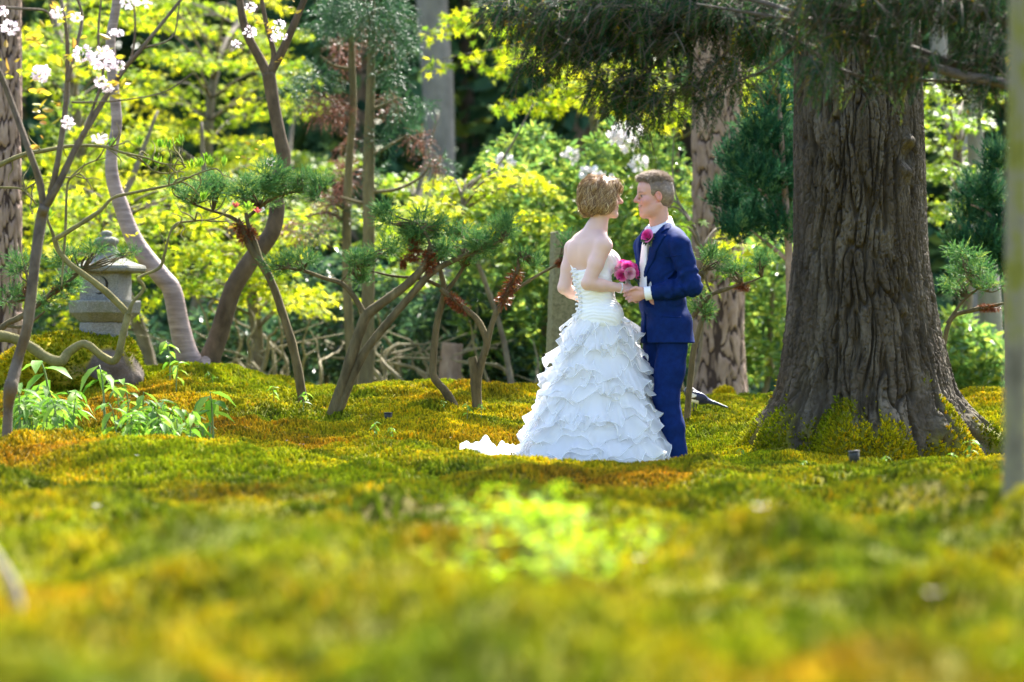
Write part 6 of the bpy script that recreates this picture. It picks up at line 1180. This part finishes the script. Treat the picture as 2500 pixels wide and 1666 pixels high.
stub = (np.linalg.norm(q, axis=1) < .17) * (q[:, 2] < -.045) * (q[:, 0] > -.02) * .04; col = col * (1 - stub[:, None]) + np.array([.30, .19, .15]) * stub[:, None]; n = fbm(V * 12, 3, 3); col *= (1 + .06 * n)[:, None]
build('body', V, F, M_SKIN, groom, cols={'Col': col})
# short hair
gg = lambda f, l, u: g_head + GH @ (np.array([f, l, u]) * GS)
v = Vox(g_head - .18, g_head + .2, .0045); v.ell(gg(-.018, 0, .040), np.array([.103, .083, .098]) * GS, GH, .01).ell(gg(-.035, 0, .0), np.array([.085, .081, .09]) * GS, GH, .02).ell(gg(.03, 0, .100), np.array([.062, .060, .030]) * GS, GH, .03)
v.ell(gg(.085, 0, .035), np.array([.062, .09, .064]) * GS, GH, .012, 'sub').ell(gg(.07, 0, -.07), np.array([.085, .12, .085]) * GS, GH, .01, 'sub').ell(gg(-.03, 0, -.125), np.array([.12, .12, .06]) * GS, GH, .01, 'sub')
for q in (-1, 1): v.ell(gg(.0, q * .085, -.02), np.array([.026, .03, .04]) * GS, GH, .006, 'sub')
V, F = v.mesh(1); ghair = build('hair', V, F, M_HAIRG, groom, attrs={'rnd': np.clip(.45 + .45 * fbm(V * np.array([70, 70, 110]), 4, 3), 0, 1)})
def spikes():
    me = ghair.data; n = len(me.vertices); co = np.zeros(n * 3, np.float32); me.vertices.foreach_get('co', co); co = co.reshape(-1, 3) + ORG[ghair.name]; nr = np.zeros(n * 3, np.float32); me.vertices.foreach_get('normal', nr); nr = nr.reshape(-1, 3)
    q = ((co - g_head) @ GH) / GS; r = np.random.default_rng(8); parts = []; rn = []
    for k in r.permutation(n):
        f, l, u = q[k]; topw = sstep(.05, .10, u)
        if topw < .15 and r.random() < .75: continue
        ln = .009 + .020 * topw * r.uniform(.5, 1.2); flow = GH @ (np.array([.75, .25 * np.sin(f * 90), .15]) if topw > .4 else np.array([-.7, 0, -.6])); flow = flow - nr[k] * (flow @ nr[k]); d = flow + nr[k] * (.10 + .65 * topw * r.random()) + r.normal(0, .22 + .2 * topw, 3); d /= np.linalg.norm(d); p = co[k] - nr[k] * .003
        V, F = tube(np.array([p, p + d * ln * .55 + nr[k] * .001, p + d * ln]), [.0013, .0011, .0003], 3, 3, cap=False); parts.append((V, F)); rn.append(np.full(len(V), np.clip(r.normal(.36 + .36 * topw, .22), 0, 1)))
    V, F = join(parts); o = build('hair_tuft', V, F, M_HAIRG, ghair, attrs={'rnd': np.concatenate(rn)}); o['kind'] = 'stuff'
spikes()
# suit
def suit_mat(name, a, b):
    m, t, o = new_mat(name); c = ramp(t, [(0.3, a), (0.7, b)], noise_n(t, 30, 3)); principled(t, o, c, .75, bump_n(t, noise_n(t, 420, 2), .15, .001), .12); return m
M_SUIT = suit_mat('blue_wool', (.0008, .0105, .072), (.0015, .0175, .112)); M_SHIRT = cloth_mat('white_cotton', (.80, .80, .85, 1), .7, 0, .1); M_TIE = cloth_mat('white_tie', (.74, .72, .78, 1), .45, 0, .2)
def folds(P, seed, f=13, msk=None):
    r = np.zeros(P.shape[:-1])
    if msk is None: return fbm(P.reshape(-1, 3) * f, seed, 3).reshape(r.shape)
    r[msk] = fbm(P[msk] * f, seed, 3); return r
NOTCH = W(1616, 600, 0)
def vhalf(u): return np.interp(u, [-.42, -.27, .0, .08, .14], [-.02, .004, .066, .088, .095])   # half width of the shirt opening by height over the chest centre
CH = W(1615, 590, 0)
v = Vox(W(1505, 850, -.32), W(1735, 520, .36), .0048); groom_torso(v, .014)
v.cap(W(1612, 560, 0), W(1616, 590, 0), .075, .11, .05)
for sh, el, wr in ((g_lsh, g_lel, g_lwr + (g_lel - g_lwr) * .10), (g_rsh, g_rel, g_rwr + (g_rel - g_rwr) * .12)):
    v.cap(nb * .4 + sh * .6 - [0, 0, .01], sh, .070, .072, .03); v.chain([sh, sh * .5 + el * .5, el], [.074, .068, .061], .008); v.chain([el, el * .5 + wr * .5, wr], [.062, .057, .046], .02)
# flared skirts of the jacket
v.ell(W(1629, 790, 0), (.145, .185, .14), GT, .03).ell(W(1631, 850, 0), (.156, .198, .16), GT, .04)
P = v.pts(); loc = P - CH; fa = loc @ gf; la = loc @ gl; ua = loc[..., 2]
near_s = np.abs(v.f) < .025; F8 = folds(P, 8, 7, near_s)
dv = .0045 * folds(P, 5, 11, near_s)
# creases of the bent sleeve
for A, Bq, n0, c0 in ((g_lsh, g_lel, 70, .75), (g_lel, g_lwr, 80, .3)):
    ax = (Bq - A) / np.linalg.norm(Bq - A); t = ((P - A) @ ax) / np.linalg.norm(Bq - A); dist = np.linalg.norm(P - A - ((P - A) @ ax)[..., None] * ax, axis=-1); wgt = np.exp(-((t - c0) / .38) ** 2) * (dist < .11) * (t > -.1) * (t < 1.1); dv = dv + wgt * .0055 * np.sin(t * 26 + 9 * F8 + (P - A)[..., 2] * 25)
v.f = (v.f + dv).astype(np.float32)
v.f = np.maximum(v.f, -(P[..., 2] - W(0, 838)[2] + .03 * (fa < -.05) * 0)).astype(np.float32)
wrp = ((P - (g_lwr + (g_lel - g_lwr) * .10)) @ ((g_lwr - g_lel) / np.linalg.norm(g_lwr - g_lel))); nearw = np.linalg.norm(P - g_lwr, axis=-1) < .10; v.f = np.where(nearw, np.maximum(v.f, wrp), v.f).astype(np.float32)
vee = np.maximum(np.abs(la) - vhalf(ua), -(fa - .01)); vee = np.maximum(vee, -(ua + .34)); jf = v.f.copy()
neck = np.linalg.norm(P[..., :2] - W(1609, 0, 0)[:2], axis=-1) - .066; neck = np.maximum(neck, -(ua - .03)); v.f = np.maximum(np.maximum(v.f, -vee), -neck).astype(np.float32)
vent = np.maximum(np.abs(la - .0) - .004, np.maximum(fa + .02, ua + .42)); v.f = np.maximum(v.f, -vent).astype(np.float32)
hemv = np.maximum(np.abs(la + .01) - .02 * sstep(-.40, -.62, ua), np.maximum(-fa, ua + .36)); v.f = np.maximum(v.f, -hemv).astype(np.float32)
V, F = v.mesh(1); jacket = build('jacket', V, F, M_SUIT, groom)
# lapels: raised leaves along the opening with a notch
outer = np.interp(ua, [-.30, -.27, -.02, .035, .045, .075, .12], [.0, .012, .132, .155, .112, .135, .095]); lap = np.maximum(np.maximum(jf - .010, np.abs(la) - outer), vhalf(ua) - .002 - np.abs(la)); lap = np.maximum(np.maximum(lap, -(fa - .005)), ua - .13); lap = np.maximum(lap, -(ua + .30)); v.f = np.maximum(lap, -(jf + .004)).astype(np.float32); v.f = np.maximum(v.f, -neck).astype(np.float32)
V, F = v.mesh(1); V2 = (V - CH) @ gl
for sgn in (1, -1):
    keep = (V2 * sgn > 0); m = keep[F].all(1); ids = np.unique(F[m]); mp = np.full(len(V), -1); mp[ids] = np.arange(len(ids)); build('lapel', V[ids], mp[F[m]], M_SUIT, jacket)
# breast pocket and side pocket flap
def strip(pts, w_, mat, nm, par, th=.004):
    P = np.array(pts); V, F = tube(P, [th], max(8, len(P) * 4), 6); c = P.mean(0); V[:, 2] = (V[:, 2]); return build(nm, V, F, mat, par)
def welt(px, py, w_, tilt, h_=.010):
    c = W(px, py, 0); A = c + gl * 0 ; pts = []
    for s_ in np.linspace(-.5, .5, 7):
        p = np.array([W(px, py)[0] + s_ * w_, FOC - .30, W(px, py)[2] + s_ * w_ * tilt]); best = None
        for yy in np.arange(FOC - .30, FOC + .1, .003):
            q = np.array([p[0], yy, p[2]]); i_ = np.clip(((q - VJ.lo) / VJ.h).round().astype(int), 0, VJ.n - 1)
            if JF[tuple(i_)] < 0: best = q; break
        if best is not None: pts.append(best - [0, .002, 0])
    if len(pts) > 2: V, F = tube(np.array(pts), [h_ * .5], len(pts) * 2, 6); V[:, 1] = V[:, 1].mean() * 0 + V[:, 1]; build('pocket_welt', V, F, M_SUIT, jacket)
VJ, JF = v, jf
welt(1640, 628, .09, .12, .009); welt(1636, 775, .12, -.06, .010)
# shirt front, collar, tie, cuff
v = Vox(W(1505, 760, -.30), W(1700, 530, .30), .0045); groom_torso(v, -.006, low=False); v.cap(W(1610, 566, 0), W(1614, 590, 0), .070, .10, .04); P = v.pts(); u = P[..., 2] - CH[2]; fa = (P - CH) @ gf; v.f = np.maximum(v.f, np.maximum(-(fa - .0), -(u + .36))).astype(np.float32); v.f = np.maximum(v.f, u - .10).astype(np.float32); V, F = v.mesh(1); build('shirt', V, F, M_SHIRT, groom)
def collar():
    c = W(1610, 560, -.005); n = 40; t = np.linspace(-2.75, 2.75, n); V = []
    for q, (dz, rr) in enumerate([(-.045, .082), (-.005, .077), (.026, .070), (.030, .073), (.0, .083), (-.038, .094)]):
        r = rr; fr = np.cos(t); z = c[2] + dz + .030 * (-fr) * (1 if q < 4 else 1) + (.006 if q > 3 else 0) - (.028 * np.exp(-((np.abs(t) - 2.75) / .5) ** 2) * 0); V.append(np.stack([c[0] + r * (np.cos(t + np.pi) * -gf[0] * -1 * -1 + 0) , c[1] + 0 * t, z], 1))
    return None
def ring_collar():
    c = W(1610, 557, 0.0); n = 48; gap = .22; t = np.linspace(gap, 2 * np.pi - gap, n); V = []      # t=0 is the front
    for q, (dz, rr) in enumerate([(-.03, .081), (.012, .074), (.036, .0715), (.040, .0745), (.010, .085), (-.016, .096)]):
        fr = np.cos(t); tip = np.exp(-((np.minimum(t, 2 * np.pi - t) - gap) / .28) ** 2) * (q > 3); z = c[2] + dz - .036 * fr - .030 * tip * (q - 3); r = rr + .014 * tip
        V.append(c + (gf[None] * fr[:, None] + gl[None] * np.sin(t)[:, None]) * np.broadcast_to(r, t.shape)[:, None] * [1, 1, 0] + np.stack([0 * t, 0 * t, z - c[2]], 1))
    V = np.concatenate(V); i = np.arange(5)[:, None] * n; j = np.arange(n - 1)[None]; F = np.stack([i + j, i + j + 1, i + n + j + 1, i + n + j], -1).reshape(-1, 4); build('collar', V, F, M_SHIRT, groom)
ring_collar()
def tie():
    v = Vox(W(1505, 745, -.30), W(1680, 540, .25), .0038); p0 = CH + gf * .100 + [0, 0, .070]; p1 = CH + gf * .128 + [0, 0, -.03]; p2 = CH + gf * .140 + [0, 0, -.14]; p3 = CH + gf * .140 + [0, 0, -.30]
    v.ell(p0, (.024, .026, .026), GT, .006); v.f = v.f
    for a, b, wa, wb in ((p0, p1, .020, .030), (p1, p2, .030, .036), (p2, p3, .036, .040)):
        for s in np.linspace(0, 1, 12): c = a + (b - a) * s; v.ell(c, (.010, wa + (wb - wa) * s, .020), GT, .004)
    V, F = v.mesh(2); build('tie', V, F, M_TIE, groom)
tie()
ax = (g_lwr - g_lel) / np.linalg.norm(g_lwr - g_lel); c0 = g_lwr - ax * .045; V, F = tube(np.array([c0, c0 + ax * .03, c0 + ax * .058]), [.042, .0425, .043], 4, 24, 0, 0, 8, False); build('cuff', V, F, M_SHIRT, groom)
ax = (g_rwr - g_rel) / np.linalg.norm(g_rwr - g_rel); c0 = g_rwr - ax * .05; V, F = tube(np.array([c0, c0 + ax * .03, c0 + ax * .05]), [.040, .0405, .041], 4, 20, 0, 0, 8, False); build('cuff', V, F, M_SHIRT, groom)
# trousers and shoes
v = Vox(W(1530, 1158, -.30), W(1740, 770, .32), .0045); v.ell(W(1624, 790, 0), (.118, .155, .15), GT, .02)
for L, lo in ((LL, 1146), (RL, 1146)): v.chain([L[0] + [0, 0, .02], L[0] * .5 + L[1] * .5, L[1], L[1] * .5 + L[2] * .5, np.array([L[2][0], L[2][1], W(0, lo)[2]])], [.096, .092, .080, .074, .070], .03)
P = v.pts(); near_s = np.abs(v.f) < .025; cr = .006 * folds(P, 15, 9, near_s) + .004 * np.sin(P[..., 2] * 55 + 7 * folds(P, 19, 5, near_s)) * (sstep(.25, .05, P[..., 2]) + .5 * np.exp(-((P[..., 2] - .5) / .1) ** 2)); v.f = (v.f + cr).astype(np.float32); v.f = np.maximum(v.f, -(P[..., 2] - .022)).astype(np.float32)
V, F = v.mesh(1); build('trousers', V, F, M_SUIT, groom)
M_SHOE = simple('brown_leather', [(0.4, (.035, .016, .008)), (.7, (.07, .03, .014))], 10, .35, 0)
for L in (LL, RL):
    v = Vox(L[2] - .25, L[2] + .25, .005); b = np.array([L[2][0], L[2][1], 0.035]); v.ell(b - gf * .02, (.06, .042, .04), GT, .02).ell(b + gf * .09, (.10, .044, .032), GT, .03); P = v.pts(); v.f = np.maximum(v.f, -(P[..., 2] - .004)).astype(np.float32); V, F = v.mesh(1); build('shoe', V, F, M_SHOE, groom)

# ---------------------------------------------------------------- flowers
M_ROSE = leafmat('pink_rose', [(0, (.60, .02, .24)), (.5, (.80, .07, .40)), (1, (.86, .30, .58))], .3, rough=.55)
M_ROSEL = leafmat('pale_rose', [(0, (.80, .32, .52)), (1, (.86, .62, .70))], .3, rough=.55)
M_DGREEN = leafmat('rose_foliage', [(0, (.012, .045, .02)), (1, (.04, .10, .04))], .2)
def rose(c, n, r, mat, par, nm='rose', seed=0):
    rg = np.random.default_rng(seed); n = n / np.linalg.norm(n); a = np.cross(n, [0.2, .1, 1]); a /= np.linalg.norm(a); b = np.cross(n, a); parts = []; rn = []
    for ring, (cnt, rad, hgt, open_) in enumerate([(3, .22, 1.0, .12), (4, .45, .92, .22), (5, .70, .75, .40), (6, .92, .5, .62)]):
        for k in range(cnt):
            th = 2 * math.pi * (k + .5 * ring) / cnt + rg.normal(0, .1); half = 1.25 * math.pi / cnt; V = []
            for vv in np.linspace(0, 1, 5):
                for uu in np.linspace(-1, 1, 6):
                    t = th + uu * half; rr = r * (rad * (.35 + .65 * vv ** .6) + open_ * vv ** 3 * .45); z = r * (-.55 + (hgt + .45) * vv - .12 * uu * uu * vv - open_ * .35 * vv ** 4); V.append(c + a * rr * math.cos(t) + b * rr * math.sin(t) + n * z)
            F = [[i * 6 + j, i * 6 + j + 1, (i + 1) * 6 + j + 1, (i + 1) * 6 + j] for i in range(4) for j in range(5)]; parts.append((np.array(V), np.array(F))); rn.append(np.full(30, np.clip(.25 + .2 * ring + rg.normal(0, .08), 0, 1)))
    V, F = join(parts); return build(nm, V, F, mat, par, attrs={'rnd': np.concatenate(rn)})
bq = thing('bouquet', W(1537, 738, -.02), 'small round bouquet of pink roses held between the couple', 'bouquet')
bc = W(1528, 662, -.045)
for k, (dx, dy, dz, r, m) in enumerate([(-.028, -.055, -.028, .034, M_ROSE), (.022, -.06, -.018, .033, M_ROSEL), (.008, -.045, .022, .036, M_ROSE), (-.045, -.02, .012, .030, M_ROSEL), (.052, -.03, -.012, .032, M_ROSE), (.048, -.01, .022, .030, M_ROSE), (-.02, .0, .045, .030, M_ROSE), (.02, .02, .04, .03, M_ROSE), (.07, .0, -.03, .026, M_ROSE), (-.05, .02, -.02, .03, M_ROSEL), (.03, .045, -.01, .03, M_ROSE)]):
    d = np.array([dx, dy, dz]); rose(bc + d, d + [0, -.01, .012], r, m, bq, 'rose', k)
P = in_ell(bc + [.01, 0, -.035], (.06, .055, .02), 26, .7); foliage('leaf', bq, P, (P - bc) * [1, 1, .2] + [0, 0, -.03], .045, LEAF_T, M_DGREEN)
s0, s1 = bc + [.005, .01, -.03], W(1541, 742, -.03); V, F = tube(np.array([s0, s0 * .45 + s1 * .55]), [.016, .017], 5, 12); build('ribbon_grip', V, F, M_SILVER if False else cloth_mat('grey_ribbon', (.32, .34, .38, 1), .5), bq)
for k in range(5): o_ = np.array([.007 * math.cos(k * 1.26), .007 * math.sin(k * 1.26), 0]); V, F = tube(np.array([s0 * .5 + s1 * .5 + o_, s1 + o_ * 1.6]), [.0045, .0045], 4, 6); build('cut_stem', V, F, M_SSTEM, bq)
bo = thing('boutonniere', W(1598, 580, -.20), 'single pink rose pinned to the lapel of the blue suit', 'boutonniere')
bp = CH + gf * .150 + gl * .062 + [0, 0, .03]
rose(bp, gf * .8 + [0, -.4, .35], .038, M_ROSE, bo, 'rose', 77)
for k, d in enumerate([(-.9, -.1, -.35), (-.5, -.3, -.9), (.2, -.3, -1), (.7, -.2, -.5), (.9, .1, .5), (-.7, -.2, -.7), (.8, -.1, .1)]): foliage('leaf', bo, np.array([bp - gf * .012 + [0, 0, -.012]]), np.array([d], float), .062, LEAF_T, M_DGREEN, np.array([[-.6, -.8, .3]]))
for k in range(5): c = bp + [RNG.normal(0, .014), -.012, -.04 + RNG.normal(0, .008)]; V, F = tube(np.array([c, c + [0, -.004, .004]]), [.0045, .003], 3, 6); build('berry', V, F, M_SSTEM, bo)
